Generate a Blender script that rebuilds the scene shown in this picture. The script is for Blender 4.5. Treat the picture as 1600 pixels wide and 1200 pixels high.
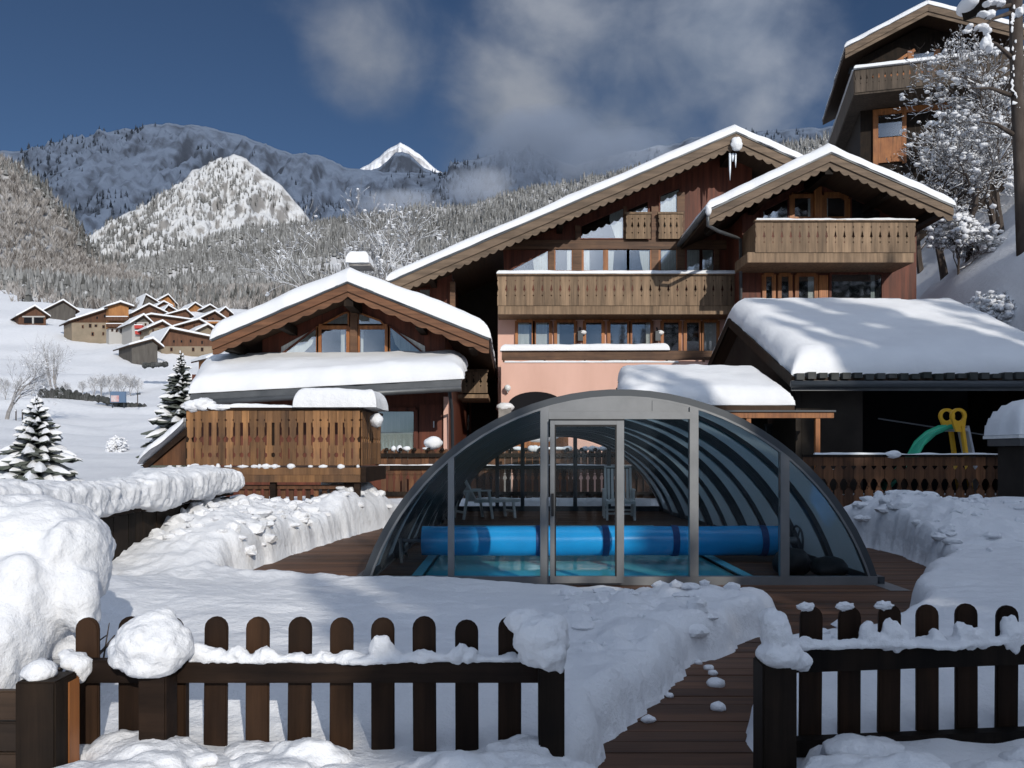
import bpy, bmesh, math, random
import numpy as np
from mathutils import Vector, Matrix
random.seed(7); RNG = np.random.default_rng(7)
S = bpy.context.scene
COL = S.collection
for _o in list(bpy.data.objects): bpy.data.objects.remove(_o)
# ------------------------------------------------------------------ camera, sky, sun, exposure
F, U0, V0, CZ = 1250.0, 800.0, 710.0, 1.35        # focal length in photo pixels, principal column, horizon row, eye height
cam = bpy.data.cameras.new('camera'); co = bpy.data.objects.new('camera', cam); COL.objects.link(co)
co.location = (0, 0, CZ); co.rotation_euler = (math.pi/2, 0, 0)
cam.sensor_width = 36; cam.lens = 36*F/1600; cam.shift_y = (V0-600)/1600; cam.clip_end = 30000; cam.clip_start = .05
S.camera = co
SUN_AZ, SUN_EL = math.radians(22), math.radians(23)   # the sun stands behind the camera, to its right
sd = Vector((math.sin(SUN_AZ)*math.cos(SUN_EL), -math.cos(SUN_AZ)*math.cos(SUN_EL), math.sin(SUN_EL)))
sl = bpy.data.lights.new('sun', 'SUN'); sl.energy = 3.7; sl.angle = math.radians(.5); sl.color = (1, .945, .86)
so = bpy.data.objects.new('sun', sl); COL.objects.link(so); so.location = (20, -60, 40)
so.rotation_euler = sd.to_track_quat('Z', 'Y').to_euler()
W = bpy.data.worlds.new('World'); S.world = W; W.use_nodes = True
SKY_STR = .058
EXPOSURE = -0.15
def build_world():
    nt = W.node_tree; N = nt.nodes; L = nt.links
    N.clear()
    def nd(t, **k):
        n = N.new(t)
        for a, b in k.items(): setattr(n, a, b)
        return n
    sky = nd('ShaderNodeTexSky', sky_type='NISHITA', sun_disc=False)
    sky.sun_elevation = SUN_EL; sky.sun_rotation = math.pi - SUN_AZ
    sky.altitude = 2200; sky.air_density = 1.0; sky.dust_density = 0.0; sky.ozone_density = 4.5
    tc = nd('ShaderNodeTexCoord')
    def noise(scale, det, rough, off):
        m = nd('ShaderNodeMapping'); m.inputs['Location'].default_value = off; m.inputs['Scale'].default_value = (1, 1, 1.25)
        L.new(tc.outputs['Generated'], m.inputs['Vector'])
        n = nd('ShaderNodeTexNoise'); n.inputs['Scale'].default_value = scale; n.inputs['Detail'].default_value = det
        n.inputs['Roughness'].default_value = rough; n.inputs['Distortion'].default_value = .25
        L.new(m.outputs[0], n.inputs['Vector']); return n.outputs['Fac']
    def math_(op, a, b=None, c=None):
        n = nd('ShaderNodeMath', operation=op)
        for i, x in enumerate((a, b, c)):
            if x is None: continue
            if isinstance(x, (int, float)): n.inputs[i].default_value = x
            else: L.new(x, n.inputs[i])
        return n.outputs[0]
    def bank(u, v, r, amp, d=None):                # one bank of cloud: a direction and how wide it spreads
        d = Vector(d or ((u-U0)/F, 1, (V0-v)/F)).normalized()
        n = nd('ShaderNodeVectorMath', operation='DISTANCE'); L.new(tc.outputs['Generated'], n.inputs[0]); n.inputs[1].default_value = d
        m = nd('ShaderNodeMapRange', interpolation_type='SMOOTHSTEP')
        L.new(n.outputs['Value'], m.inputs['Value']); m.inputs['From Min'].default_value = 0; m.inputs['From Max'].default_value = r/F
        m.inputs['To Min'].default_value = amp; m.inputs['To Max'].default_value = 0
        return m.outputs[0]
    tot = None
    for b in [(590, 95, 190, .46), (820, 215, 260, .66), (960, 110, 270, .52), (1120, 70, 240, .62), (860, 30, 200, .48),
              (1205, 75, 120, .5), (960, 250, 320, .66), (1180, 170, 240, .5), (780, 290, 220, .66), (0, 0, 1500, .68, (.1, -.2, 1)), (0, 0, 1500, .68, (.5, -.85, .45)), (0, 0, 1100, .58, (-1, -.45, .4)), (0, 0, 1100, .6, (1, .0, .5)), (0, 0, 900, .58, (-.5, -1, .3))]:
        x = bank(*b); tot = x if tot is None else math_('MAXIMUM', tot, x)
    n1 = noise(5.0, 8, .5, (3.1, .4, 1.7)); n2 = noise(14, 6, .5, (7.3, 2.1, .2))
    nn = math_('ADD', math_('MULTIPLY', n1, .75), math_('MULTIPLY', n2, .25))
    cov = math_('SUBTRACT', math_('ADD', tot, math_('MULTIPLY', nn, 1.5)), .93)
    mr = nd('ShaderNodeMapRange', interpolation_type='SMOOTHSTEP'); L.new(cov, mr.inputs['Value'])
    mr.inputs['From Min'].default_value = 0; mr.inputs['From Max'].default_value = .66; mr.inputs['To Max'].default_value = .93
    cr = nd('ShaderNodeValToRGB'); L.new(nn, cr.inputs[0])
    k = 1/SKY_STR
    cr.color_ramp.elements[0].position = .36; cr.color_ramp.elements[0].color = (.12*k, .165*k, .24*k, 1)
    cr.color_ramp.elements[1].position = .66; cr.color_ramp.elements[1].color = (.30*k, .325*k, .375*k, 1)
    dt = nd('ShaderNodeVectorMath', operation='DOT_PRODUCT'); L.new(tc.outputs['Generated'], dt.inputs[0]); dt.inputs[1].default_value = sd
    lit = nd('ShaderNodeMapRange', interpolation_type='SMOOTHSTEP'); L.new(dt.outputs['Value'], lit.inputs['Value'])     # clouds shine more the nearer they stand to the sun
    for k_, v_ in (('From Min', -.75), ('From Max', 1), ('To Min', 1), ('To Max', 8)): lit.inputs[k_].default_value = v_
    sc = nd('ShaderNodeVectorMath', operation='SCALE'); L.new(cr.outputs[0], sc.inputs[0]); L.new(lit.outputs[0], sc.inputs['Scale'])
    mx = nd('ShaderNodeMix', data_type='RGBA'); L.new(mr.outputs[0], mx.inputs['Factor'])
    L.new(sky.outputs[0], mx.inputs['A']); L.new(sc.outputs[0], mx.inputs['B'])
    bg = nd('ShaderNodeBackground'); bg.inputs['Strength'].default_value = SKY_STR; L.new(mx.outputs['Result'], bg.inputs['Color'])
    out = nd('ShaderNodeOutputWorld'); L.new(bg.outputs[0], out.inputs['Surface'])
build_world()
S.view_settings.view_transform = 'Standard'; S.view_settings.look = 'None'; S.view_settings.exposure = EXPOSURE; S.view_settings.gamma = 1
S.view_settings.use_curve_mapping = False
S.render.engine = 'CYCLES'; S.cycles.max_bounces = 8; S.cycles.transparent_max_bounces = 24; S.cycles.use_denoising = True
S.cycles.diffuse_bounces = 4; S.cycles.volume_bounces = 2; S.cycles.caustics_reflective = False; S.cycles.caustics_refractive = False; S.cycles.sample_clamp_indirect = 6

# ------------------------------------------------------------------ helpers
def q(u, v, Y): return Vector(((u-U0)*Y/F, Y, CZ+(V0-v)*Y/F))   # a point of the photo at the distance Y
def X_(u, Y): return (u-U0)*Y/F
def Z_(v, Y): return CZ+(V0-v)*Y/F
def sst(a, b, x):
    t = np.clip((np.asarray(x, float)-a)/(b-a), 0, 1); return t*t*(3-2*t)
def _h(ix, iy, iz, seed):
    n = (ix.astype(np.int64)*374761393 + iy.astype(np.int64)*668265263 + iz.astype(np.int64)*1274126177 + seed*974634211) & 0xffffffff
    n = ((n ^ (n >> 13))*1274126177) & 0xffffffff
    n = ((n ^ (n >> 16))*2246822519) & 0xffffffff
    return ((n ^ (n >> 15)) & 0xffffff)/float(0x7fffff)-1
def vn(P, seed=0):
    P = np.asarray(P, float); i = np.floor(P); f = P-i; f = f*f*(3-2*f); i = i.astype(np.int64); r = 0
    for a in (0, 1):
        for b in (0, 1):
            for c in (0, 1):
                w = (f[..., 0] if a else 1-f[..., 0])*(f[..., 1] if b else 1-f[..., 1])*(f[..., 2] if c else 1-f[..., 2])
                r = r+w*_h(i[..., 0]+a, i[..., 1]+b, i[..., 2]+c, seed)
    return r
def fbm(P, o=4, seed=0, g=.5, lac=2.03):
    P = np.asarray(P, float); a = 1; t = 0; s = 0
    for k in range(o): t = t+a*vn(P*lac**k+k*17.3, seed+k); s += a; a *= g
    return t/s
def xyz(x, y, z=0.): return np.stack(np.broadcast_arrays(np.asarray(x, float), np.asarray(y, float), np.asarray(z, float)), -1)

class MB:
    def __init__(s): s.v = []; s.f = []; s.t = []
    def add(s, v, f, t=None):
        n = len(s.v); s.v += [tuple(p) for p in v]; s.f += [tuple(i+n for i in k) for k in f]
        if t is not None: s.t += [t]*len(v)
        return s
    def box(s, x0, x1, y0, y1, z0, z1):
        v = [(x, y, z) for z in (z0, z1) for y in (y0, y1) for x in (x0, x1)]
        return s.add(v, [(0, 2, 3, 1), (4, 5, 7, 6), (0, 1, 5, 4), (2, 6, 7, 3), (0, 4, 6, 2), (1, 3, 7, 5)])
    def prism(s, poly, y0, y1):                     # an outline in x, z pushed from y0 to y1
        n = len(poly)
        v = [(p[0], y0, p[1]) for p in poly]+[(p[0], y1, p[1]) for p in poly]
        return s.add(v, [tuple(range(n)), tuple(range(2*n-1, n-1, -1))]+[(i, i+n, (i+1) % n+n, (i+1) % n) for i in range(n)])
    def bar(s, p, r, w, h, up=(0, 0, 1)):           # a square beam from p to r
        p = Vector(p); r = Vector(r); d = (r-p).normalized(); a = d.cross(Vector(up))
        if a.length < 1e-4: a = d.cross(Vector((1, 0, 0)))
        a.normalize(); b = a.cross(d); v = []
        for c in (p, r):
            for i, j in ((-1, -1), (1, -1), (1, 1), (-1, 1)): v.append(c+a*(i*w/2)+b*(j*h/2))
        return s.add(v, [(3, 2, 1, 0), (4, 5, 6, 7)]+[(i, (i+1) % 4, (i+1) % 4+4, i+4) for i in range(4)])
    def tube(s, pts, r, n=8, cap=True):
        pts = [Vector(p) for p in pts]; rs = r if isinstance(r, (list, tuple)) else [r]*len(pts)
        v = []; f = []; a = None
        for i, p in enumerate(pts):
            d = (pts[min(i+1, len(pts)-1)]-pts[max(i-1, 0)]).normalized()
            if a is None:
                a = d.cross(Vector((0, 0, 1)))
                if a.length < 1e-3: a = d.cross(Vector((1, 0, 0)))
            a = (a-d*a.dot(d)).normalized(); b = d.cross(a)
            for k in range(n):
                t = 2*math.pi*k/n; v.append(p+(a*math.cos(t)+b*math.sin(t))*rs[i])
        for i in range(len(pts)-1):
            for k in range(n): f.append((i*n+k, i*n+(k+1) % n, (i+1)*n+(k+1) % n, (i+1)*n+k))
        if cap: f.append(tuple(range(n-1, -1, -1))); f.append(tuple(range((len(pts)-1)*n, len(pts)*n)))
        return s.add(v, f)
    def grid(s, A):
        n, m = A.shape[:2]; i = np.arange(n-1)[:, None]*m+np.arange(m-1)[None, :]
        return s.add(A.reshape(-1, 3).tolist(), np.stack([i, i+1, i+m+1, i+m], -1).reshape(-1, 4).tolist())
    def blob(s, c, r, amp=.18, fr=2.2, sub=3, seed=0, flat=None):
        v, f = ICO[sub]; P = v.copy(); r = np.array(r if hasattr(r, '__len__') else (r, r, r), float)
        d = 1+amp*fbm(P*fr+seed*7.7, 4, seed, .55); P = P*d[:, None]*r+np.array(c)
        if flat is not None: P[:, 2] = np.maximum(P[:, 2], flat+.02*fbm(P*9, 2, seed))
        return s.add(P.tolist(), f)
def _ico(sub):
    b = bmesh.new(); bmesh.ops.create_icosphere(b, subdivisions=sub, radius=1)
    v = np.array([x.co[:] for x in b.verts]); f = [tuple(x.index for x in g.verts) for g in b.faces]; b.free(); return v, f
ICO = {k: _ico(k) for k in (1, 2, 3, 4, 5)}

def fuse(mb, vox, it=3, amp=0, fr=9, seed=0):
    """run separate lumps together into one soft mass of snow, then roughen it"""
    me = bpy.data.meshes.new('t'); me.from_pydata(mb.v, [], mb.f); o = bpy.data.objects.new('t', me); COL.objects.link(o)
    a = o.modifiers.new('r', 'REMESH'); a.mode = 'VOXEL'; a.voxel_size = vox
    b = o.modifiers.new('s', 'SMOOTH'); b.factor = .6; b.iterations = it
    e = o.evaluated_get(bpy.context.evaluated_depsgraph_get()); m2 = e.to_mesh(); n = len(m2.vertices)
    P = np.empty(n*3); m2.vertices.foreach_get('co', P); P = P.reshape(-1, 3); N_ = np.empty(n*3); m2.vertex_normals.foreach_get('vector', N_); N_ = N_.reshape(-1, 3)
    if amp: P = P+N_*(amp*fbm(P*fr, 4, seed, .6))[:, None]
    out = MB(); out.add(P.tolist(), [tuple(p.vertices) for p in m2.polygons]); e.to_mesh_clear(); bpy.data.objects.remove(o); bpy.data.meshes.remove(me); return out
def mesh(name, mb, mat, smooth=False, recalc=True):
    me = bpy.data.meshes.new(name); me.from_pydata(mb.v, [], mb.f)
    if recalc and len(mb.f) < 30000:
        b = bmesh.new(); b.from_mesh(me); bmesh.ops.recalc_face_normals(b, faces=b.faces); b.to_mesh(me); b.free()
    if mb.t:
        at = me.attributes.new('tint', 'FLOAT', 'POINT'); at.data.foreach_set('value', mb.t)
    if mat: me.materials.append(mat)
    if smooth: me.polygons.foreach_set('use_smooth', [True]*len(me.polygons))
    me.update(); return me
def wl(o):
    p = Vector((0, 0, 0))
    while o is not None: p += o.location; o = o.parent
    return p
def props(o, label=None, cat=None, group=None, kind=None):
    if label: o['label'] = label
    if cat: o['category'] = cat
    if group: o['group'] = group
    if kind: o['kind'] = kind
    return o
def O(name, mb, mat, parent=None, smooth=False, label=None, cat=None, group=None, kind=None, recalc=True):
    me = mb if isinstance(mb, bpy.types.Mesh) else mesh(name, mb, mat, smooth, recalc)
    o = bpy.data.objects.new(name, me); COL.objects.link(o)
    if parent is not None: o.parent = parent; o.location = -wl(parent)
    return props(o, label, cat, group, kind)
def T(name, label, cat, loc=(0, 0, 0), group=None, kind=None):
    o = bpy.data.objects.new(name, None); COL.objects.link(o); o.location = loc; o.empty_display_size = .2
    return props(o, label, cat, group, kind)
def tree_copy(o, parent=None):
    c = o.copy(); COL.objects.link(c); c.parent = parent
    for ch in list(o.children): tree_copy(ch, c)
    return c

# ------------------------------------------------------------------ materials
M = {}
def mat(name, col, rough=.7, spec=.3, noise=None, bump=None, metal=0, rand=0, grain=None, coat=None, fine=None):
    """noise=(colour2, scale, detail, stretch xyz); bump=(scale, strength, distance); grain=(axis, scale) wood grain; rand: value spread between objects"""
    m = bpy.data.materials.new(name); m.use_nodes = True; nt = m.node_tree; N = nt.nodes; L = nt.links
    B = N['Principled BSDF']; B.inputs['Roughness'].default_value = rough; B.inputs['Specular IOR Level'].default_value = spec; B.inputs['Metallic'].default_value = metal
    B.inputs['Base Color'].default_value = (*col, 1)
    tc = N.new('ShaderNodeTexCoord'); cur = None
    def mapped(sc):
        mp = N.new('ShaderNodeMapping'); mp.inputs['Scale'].default_value = sc; L.new(tc.outputs['Object'], mp.inputs['Vector'])
        if rand or grain:
            oi = N.new('ShaderNodeObjectInfo'); vm = N.new('ShaderNodeVectorMath'); vm.operation = 'SCALE'; vm.inputs[0].default_value = (37, 53, 71)
            L.new(oi.outputs['Random'], vm.inputs['Scale']); L.new(vm.outputs[0], mp.inputs['Location'])
        return mp.outputs[0]
    def nz(vec, sc, det, rough=.6):
        n = N.new('ShaderNodeTexNoise'); n.inputs['Scale'].default_value = sc; n.inputs['Detail'].default_value = det; n.inputs['Roughness'].default_value = rough
        L.new(vec, n.inputs['Vector']); return n.outputs['Fac']
    if noise:
        c2, sc, det, st = noise; f = nz(mapped(st), sc, det)
        r = N.new('ShaderNodeMapRange'); r.inputs['From Min'].default_value = .32; r.inputs['From Max'].default_value = .68; L.new(f, r.inputs['Value'])
        mx = N.new('ShaderNodeMix'); mx.data_type = 'RGBA'; mx.inputs['A'].default_value = (*col, 1); mx.inputs['B'].default_value = (*c2, 1)
        L.new(r.outputs[0], mx.inputs['Factor']); cur = mx.outputs['Result']
    if grain:
        ax, sc = grain; st = [14, 14, 14]; st[ax] = .7
        f = nz(mapped(tuple(st)), sc, 5, .7); r = N.new('ShaderNodeMapRange'); r.inputs['From Min'].default_value = .38; r.inputs['From Max'].default_value = .7
        r.inputs['To Min'].default_value = 1.12; r.inputs['To Max'].default_value = .45; L.new(f, r.inputs['Value'])
        vm = N.new('ShaderNodeVectorMath'); vm.operation = 'SCALE'
        if cur is None:
            rg = N.new('ShaderNodeRGB'); rg.outputs[0].default_value = (*col, 1); cur = rg.outputs[0]
        L.new(cur, vm.inputs[0]); L.new(r.outputs[0], vm.inputs['Scale']); cur = vm.outputs[0]
        bp = N.new('ShaderNodeBump'); bp.inputs['Strength'].default_value = .35; bp.inputs['Distance'].default_value = .004; L.new(f, bp.inputs['Height']); L.new(bp.outputs[0], B.inputs['Normal'])
    if rand:
        oi = N.new('ShaderNodeObjectInfo'); r = N.new('ShaderNodeMapRange'); r.inputs['To Min'].default_value = 1-rand; r.inputs['To Max'].default_value = 1+rand; L.new(oi.outputs['Random'], r.inputs['Value'])
        vm = N.new('ShaderNodeVectorMath'); vm.operation = 'SCALE'
        if cur is None:
            rg = N.new('ShaderNodeRGB'); rg.outputs[0].default_value = (*col, 1); cur = rg.outputs[0]
        L.new(cur, vm.inputs[0]); L.new(r.outputs[0], vm.inputs['Scale']); cur = vm.outputs[0]
    if bump:
        sc, st, di = bump; f = nz(mapped((1, 1, 1)), sc, 5, .6); bp = N.new('ShaderNodeBump'); bp.inputs['Strength'].default_value = st; bp.inputs['Distance'].default_value = di
        L.new(f, bp.inputs['Height']); L.new(bp.outputs[0], B.inputs['Normal'])
    if fine:
        g_ = nz(mapped((1, 1, 1)), fine[0], 3, .7); b2 = N.new('ShaderNodeBump'); b2.inputs['Strength'].default_value = fine[1]; b2.inputs['Distance'].default_value = fine[2]
        L.new(g_, b2.inputs['Height']); L.new(bp.outputs[0], b2.inputs['Normal']); L.new(b2.outputs[0], B.inputs['Normal'])
    if cur is not None: L.new(cur, B.inputs['Base Color'])
    if coat: B.inputs['Coat Weight'].default_value = coat
    M[name] = m; return m
mat('snow', (.74, .75, .77), .65, .2, noise=((.68, .69, .715), 1.4, 5, (1, 1, 1)), bump=(9, .45, .06), fine=(70, .5, .008))
mat('roof_snow', (.76, .77, .785), .65, .2, noise=((.71, .72, .74), .9, 4, (1, 1, 1)), bump=(5, .3, .05))
mat('far_snow', (.74, .76, .80), .8, .1, noise=((.62, .64, .68), .02, 8, (1, 1, .5)), bump=(.06, .5, 3))
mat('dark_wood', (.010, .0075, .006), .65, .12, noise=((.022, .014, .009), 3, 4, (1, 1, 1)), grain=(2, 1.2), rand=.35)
mat('rail_wood', (.013, .008, .006), .65, .12, noise=((.028, .016, .010), 3, 4, (1, 1, 1)), grain=(0, 1.2), rand=.25)
mat('picket_wood', (.040, .020, .010), .65, .12, noise=((.013, .008, .006), 2.5, 5, (1, 1, .4)), grain=(2, 1.2), rand=.4)
mat('brown_cladding', (.15, .042, .022), .6, .3, noise=((.09, .026, .014), 1.2, 5, (6, 1, .4)), grain=(2, .5))
mat('beam_dark', (.05, .03, .018), .6, .25, noise=((.028, .018, .012), 2, 5, (1, 1, 1)), grain=(0, .8), rand=.25)
mat('beam_wood', (.16, .085, .045), .6, .3, noise=((.10, .05, .028), 1.5, 5, (1, 1, 1)), grain=(0, .6), rand=.15)
mat('shade_toned_wood', (.105, .08, .06), .7, .2, noise=((.07, .055, .042), 1.6, 5, (1, 1, .5)), grain=(2, .7), rand=.22)  # darkened in colour for the shade on the hillside balcony
mat('barge_wood', (.185, .132, .09), .65, .25, noise=((.125, .088, .06), 1.2, 5, (1, 1, 1)), grain=(0, .5), rand=.1)
mat('orange_wood', (.38, .15, .045), .5, .35, noise=((.26, .09, .028), 2, 5, (1, 1, 1)), grain=(2, .8), rand=.15)
mat('chalet_barge', (.17, .08, .04), .6, .3, noise=((.14, .06, .028), 1.5, 5, (1, 1, 1)), grain=(0, .6), rand=.1)
mat('balcony_wood', (.25, .17, .105), .65, .25, noise=((.175, .115, .07), 1.6, 5, (1, 1, .5)), grain=(2, .7), rand=.22)
mat('terrace_wood', (.30, .15, .06), .65, .25, noise=((.13, .072, .04), 1.8, 5, (1, 1, .5)), grain=(2, .8), rand=.35)
mat('fence_wood', (.15, .065, .028), .65, .25, noise=((.07, .035, .02), 1.8, 5, (1, 1, .5)), grain=(2, .8), rand=.5)
mat('soffit', (.040, .024, .016), .75, .2, noise=((.06, .036, .022), 2, 4, (8, .3, 1)))
mat('unlit_dark', (.012, .012, .014), .9, .1)  # near-black, paints the unlit depth of rooms and openings
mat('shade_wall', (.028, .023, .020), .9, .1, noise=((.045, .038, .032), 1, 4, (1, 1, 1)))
mat('pink_wall', (.70, .445, .365), .85, .15, noise=((.60, .37, .295), .8, 6, (1, 1, .35)), bump=(30, .2, .01))
mat('deck_wood', (.135, .064, .034), .6, .25, noise=((.065, .034, .021), 1.5, 5, (.4, 1, 1)), grain=(0, 1.0), rand=.3)
mat('curtain', (.72, .72, .68), .9, .1, noise=((.5, .51, .5), 4, 3, (6, 1, .3)))
mat('slate_curtain', (.42, .46, .45), .9, .1, noise=((.34, .38, .37), 4, 3, (6, 1, .3)))
mat('aluminium', (.19, .195, .20), .42, .5, noise=((.15, .155, .16), 3, 4, (1, 1, 1)), metal=.35)
mat('dark_metal', (.045, .052, .06), .45, .4, metal=.1)
mat('zinc', (.13, .135, .14), .5, .4, noise=((.09, .095, .10), 2, 4, (1, 1, 1)), metal=.5)
mat('rubber', (.012, .012, .013), .6, .3)
mat('blue_cover', (.015, .30, .66), .22, .5, noise=((.012, .25, .57), 2.5, 3, (1, 1, 1)), bump=(14, .12, .01))
mat('blue_strap', (.010, .045, .16), .5, .3)
mat('pool_liner', (.10, .42, .55), .6, .3)
mat('white_plastic', (.80, .81, .80), .4, .45, noise=((.62, .63, .62), 3, 3, (1, 1, 1)))
mat('yellow_plastic', (.62, .34, .02), .4, .4)
mat('green_plastic', (.03, .36, .22), .35, .4)
mat('grey_plastic', (.30, .32, .36), .4, .4)
mat('needles', (.045, .058, .042), .85, .15, noise=((.17, .18, .165), 2.5, 4, (1, 1, 1)))
mat('bark', (.050, .038, .032), .85, .15, noise=((.09, .075, .065), 5, 4, (1, 1, .3)))
mat('frost_twig', (.16, .145, .135), .9, .1, noise=((.34, .33, .325), .9, 4, (1, 1, 1)))
mat('stone', (.30, .28, .26), .85, .2, noise=((.18, .17, .16), 3, 5, (1, 1, 1)), bump=(8, .5, .03))
mat('beige_wall', (.27, .215, .155), .85, .15, noise=((.20, .165, .12), .4, 4, (1, 1, 1)))
mat('white_wall', (.38, .36, .335), .85, .15, noise=((.38, .37, .35), .4, 4, (1, 1, 1)))
mat('village_wood', (.15, .075, .045), .8, .15, noise=((.09, .05, .034), .6, 4, (3, 3, .5)), rand=.3)
mat('village_orange', (.36, .17, .065), .8, .15, noise=((.24, .11, .045), .6, 4, (3, 3, .5)), rand=.2)
mat('barn_grey', (.12, .11, .098), .85, .15, noise=((.08, .072, .065), .6, 4, (3, 3, .5)), rand=.15)
mat('hedge_dark', (.03, .034, .03), .9, .1, noise=((.10, .10, .10), .8, 4, (1, 1, 1)))
mat('sign_blue', (.09, .14, .22), .5, .4)
mat('sign_print', (.5, .46, .46), .6, .3, noise=((.42, .2, .2), 1.3, 3, (1, 1, 1)))
mat('red_paint', (.4, .05, .04), .6, .3)
mat('cloud', (.8, .8, .82), .95, .0)
mat('ice', (.75, .8, .86), .15, .5)
def glass(name, tint, refl, base=0.03):
    m = bpy.data.materials.new(name); m.use_nodes = True; N = m.node_tree.nodes; L = m.node_tree.links; N.clear()
    t = N.new('ShaderNodeBsdfTransparent'); t.inputs[0].default_value = (*tint, 1)
    g = N.new('ShaderNodeBsdfGlossy'); g.inputs[0].default_value = (.95, .97, 1, 1); g.inputs['Roughness'].default_value = .03
    fr = N.new('ShaderNodeFresnel'); fr.inputs[0].default_value = refl
    a = N.new('ShaderNodeMath'); a.operation = 'ADD'; a.use_clamp = True; a.inputs[1].default_value = base; L.new(fr.outputs[0], a.inputs[0])
    mx = N.new('ShaderNodeMixShader'); L.new(a.outputs[0], mx.inputs[0]); L.new(t.outputs[0], mx.inputs[1]); L.new(g.outputs[0], mx.inputs[2])
    o = N.new('ShaderNodeOutputMaterial'); L.new(mx.outputs[0], o.inputs[0]); M[name] = m
glass('window_glass', (.93, .95, .95), 1.5, .09)
glass('clear_glass', (.95, .965, .97), 1.18, .0)
def poly_sheet(name, tint, diff):                   # tinted polycarbonate: lets part of the light through, scatters a little, shines
    glass(name, tint, 1.45, .04); m = M[name]; N = m.node_tree.nodes; L = m.node_tree.links
    out = [n for n in N if n.type == 'OUTPUT_MATERIAL'][0]; prev = out.inputs[0].links[0].from_socket
    d = N.new('ShaderNodeBsdfDiffuse'); d.inputs[0].default_value = (*diff, 1); tl = N.new('ShaderNodeBsdfTranslucent'); tl.inputs[0].default_value = (*diff, 1)
    ad = N.new('ShaderNodeMixShader'); ad.inputs[0].default_value = .5; L.new(d.outputs[0], ad.inputs[1]); L.new(tl.outputs[0], ad.inputs[2])
    mx = N.new('ShaderNodeMixShader'); mx.inputs[0].default_value = .5; L.new(prev, mx.inputs[1]); L.new(ad.outputs[0], mx.inputs[2]); L.new(mx.outputs[0], out.inputs[0])
poly_sheet('polycarbonate', (.78, .86, .90), (.42, .54, .60))
def water_mat():
    m = mat('water', (.08, .42, .50), .04, .4, noise=((.12, .52, .60), .7, 3, (1, 1, 1)), bump=(5, .12, .02)); return m
water_mat()
def tint_mat(name, lo, hi, up, snow_amt):           # foliage seen from afar: its own tint and a load of snow on what faces up
    m = bpy.data.materials.new(name); m.use_nodes = True; N = m.node_tree.nodes; L = m.node_tree.links; B = N['Principled BSDF']
    B.inputs['Roughness'].default_value = .9; B.inputs['Specular IOR Level'].default_value = .1
    at = N.new('ShaderNodeAttribute'); at.attribute_name = 'tint'
    r = N.new('ShaderNodeValToRGB'); r.color_ramp.elements[0].color = (*lo, 1); r.color_ramp.elements[1].color = (*hi, 1); L.new(at.outputs['Fac'], r.inputs[0])
    if up:
        g = N.new('ShaderNodeNewGeometry'); sx = N.new('ShaderNodeSeparateXYZ'); L.new(g.outputs['Normal'], sx.inputs[0])
        tc = N.new('ShaderNodeTexCoord'); nz = N.new('ShaderNodeTexNoise'); nz.inputs['Scale'].default_value = .35; nz.inputs['Detail'].default_value = 3; L.new(tc.outputs['Object'], nz.inputs['Vector'])
        ad = N.new('ShaderNodeMath'); ad.operation = 'MULTIPLY_ADD'; ad.inputs[1].default_value = up; L.new(sx.outputs['Z'], ad.inputs[0]); L.new(nz.outputs['Fac'], ad.inputs[2])
        mr = N.new('ShaderNodeMapRange'); mr.inputs['From Min'].default_value = 1-snow_amt; mr.inputs['From Max'].default_value = 1.25-snow_amt; L.new(ad.outputs[0], mr.inputs['Value'])
        mx = N.new('ShaderNodeMix'); mx.data_type = 'RGBA'; L.new(mr.outputs[0], mx.inputs['Factor']); L.new(r.outputs[0], mx.inputs['A']); mx.inputs['B'].default_value = (.72, .73, .75, 1)
        L.new(mx.outputs['Result'], B.inputs['Base Color'])
    else: L.new(r.outputs[0], B.inputs['Base Color'])
    M[name] = m
tint_mat('far_conifer', (.07, .07, .066), (.33, .33, .325), .5, .28)
tint_mat('dark_conifer', (.035, .04, .045), (.20, .21, .23), .4, .25)
tint_mat('frost_brush', (.10, .088, .08), (.42, .40, .385), 0, 0)
def mountain_mat(name, snow, rock, s0, s1, sc, dist):  # snow lies where the slope lets it, rock shows where it is steep
    m = bpy.data.materials.new(name); m.use_nodes = True; N = m.node_tree.nodes; L = m.node_tree.links; B = N['Principled BSDF']
    B.inputs['Roughness'].default_value = .9; B.inputs['Specular IOR Level'].default_value = .05
    g = N.new('ShaderNodeNewGeometry'); sx = N.new('ShaderNodeSeparateXYZ'); L.new(g.outputs['Normal'], sx.inputs[0])
    tc = N.new('ShaderNodeTexCoord'); nz = N.new('ShaderNodeTexNoise'); nz.inputs['Scale'].default_value = sc; nz.inputs['Detail'].default_value = 9; nz.inputs['Roughness'].default_value = .65; L.new(tc.outputs['Object'], nz.inputs['Vector'])
    ad = N.new('ShaderNodeMath'); ad.operation = 'MULTIPLY_ADD'; ad.inputs[1].default_value = .9; L.new(nz.outputs['Fac'], ad.inputs[0]); L.new(sx.outputs['Z'], ad.inputs[2])
    mr = N.new('ShaderNodeMapRange'); mr.inputs['From Min'].default_value = s0; mr.inputs['From Max'].default_value = s1; L.new(ad.outputs[0], mr.inputs['Value'])
    mx = N.new('ShaderNodeMix'); mx.data_type = 'RGBA'; L.new(mr.outputs[0], mx.inputs['Factor']); mx.inputs['A'].default_value = (*rock, 1); mx.inputs['B'].default_value = (*snow, 1)
    L.new(mx.outputs['Result'], B.inputs['Base Color'])
    bp = N.new('ShaderNodeBump'); bp.inputs['Strength'].default_value = .6; bp.inputs['Distance'].default_value = dist; L.new(nz.outputs['Fac'], bp.inputs['Height']); L.new(bp.outputs[0], B.inputs['Normal'])
    M[name] = m
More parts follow.
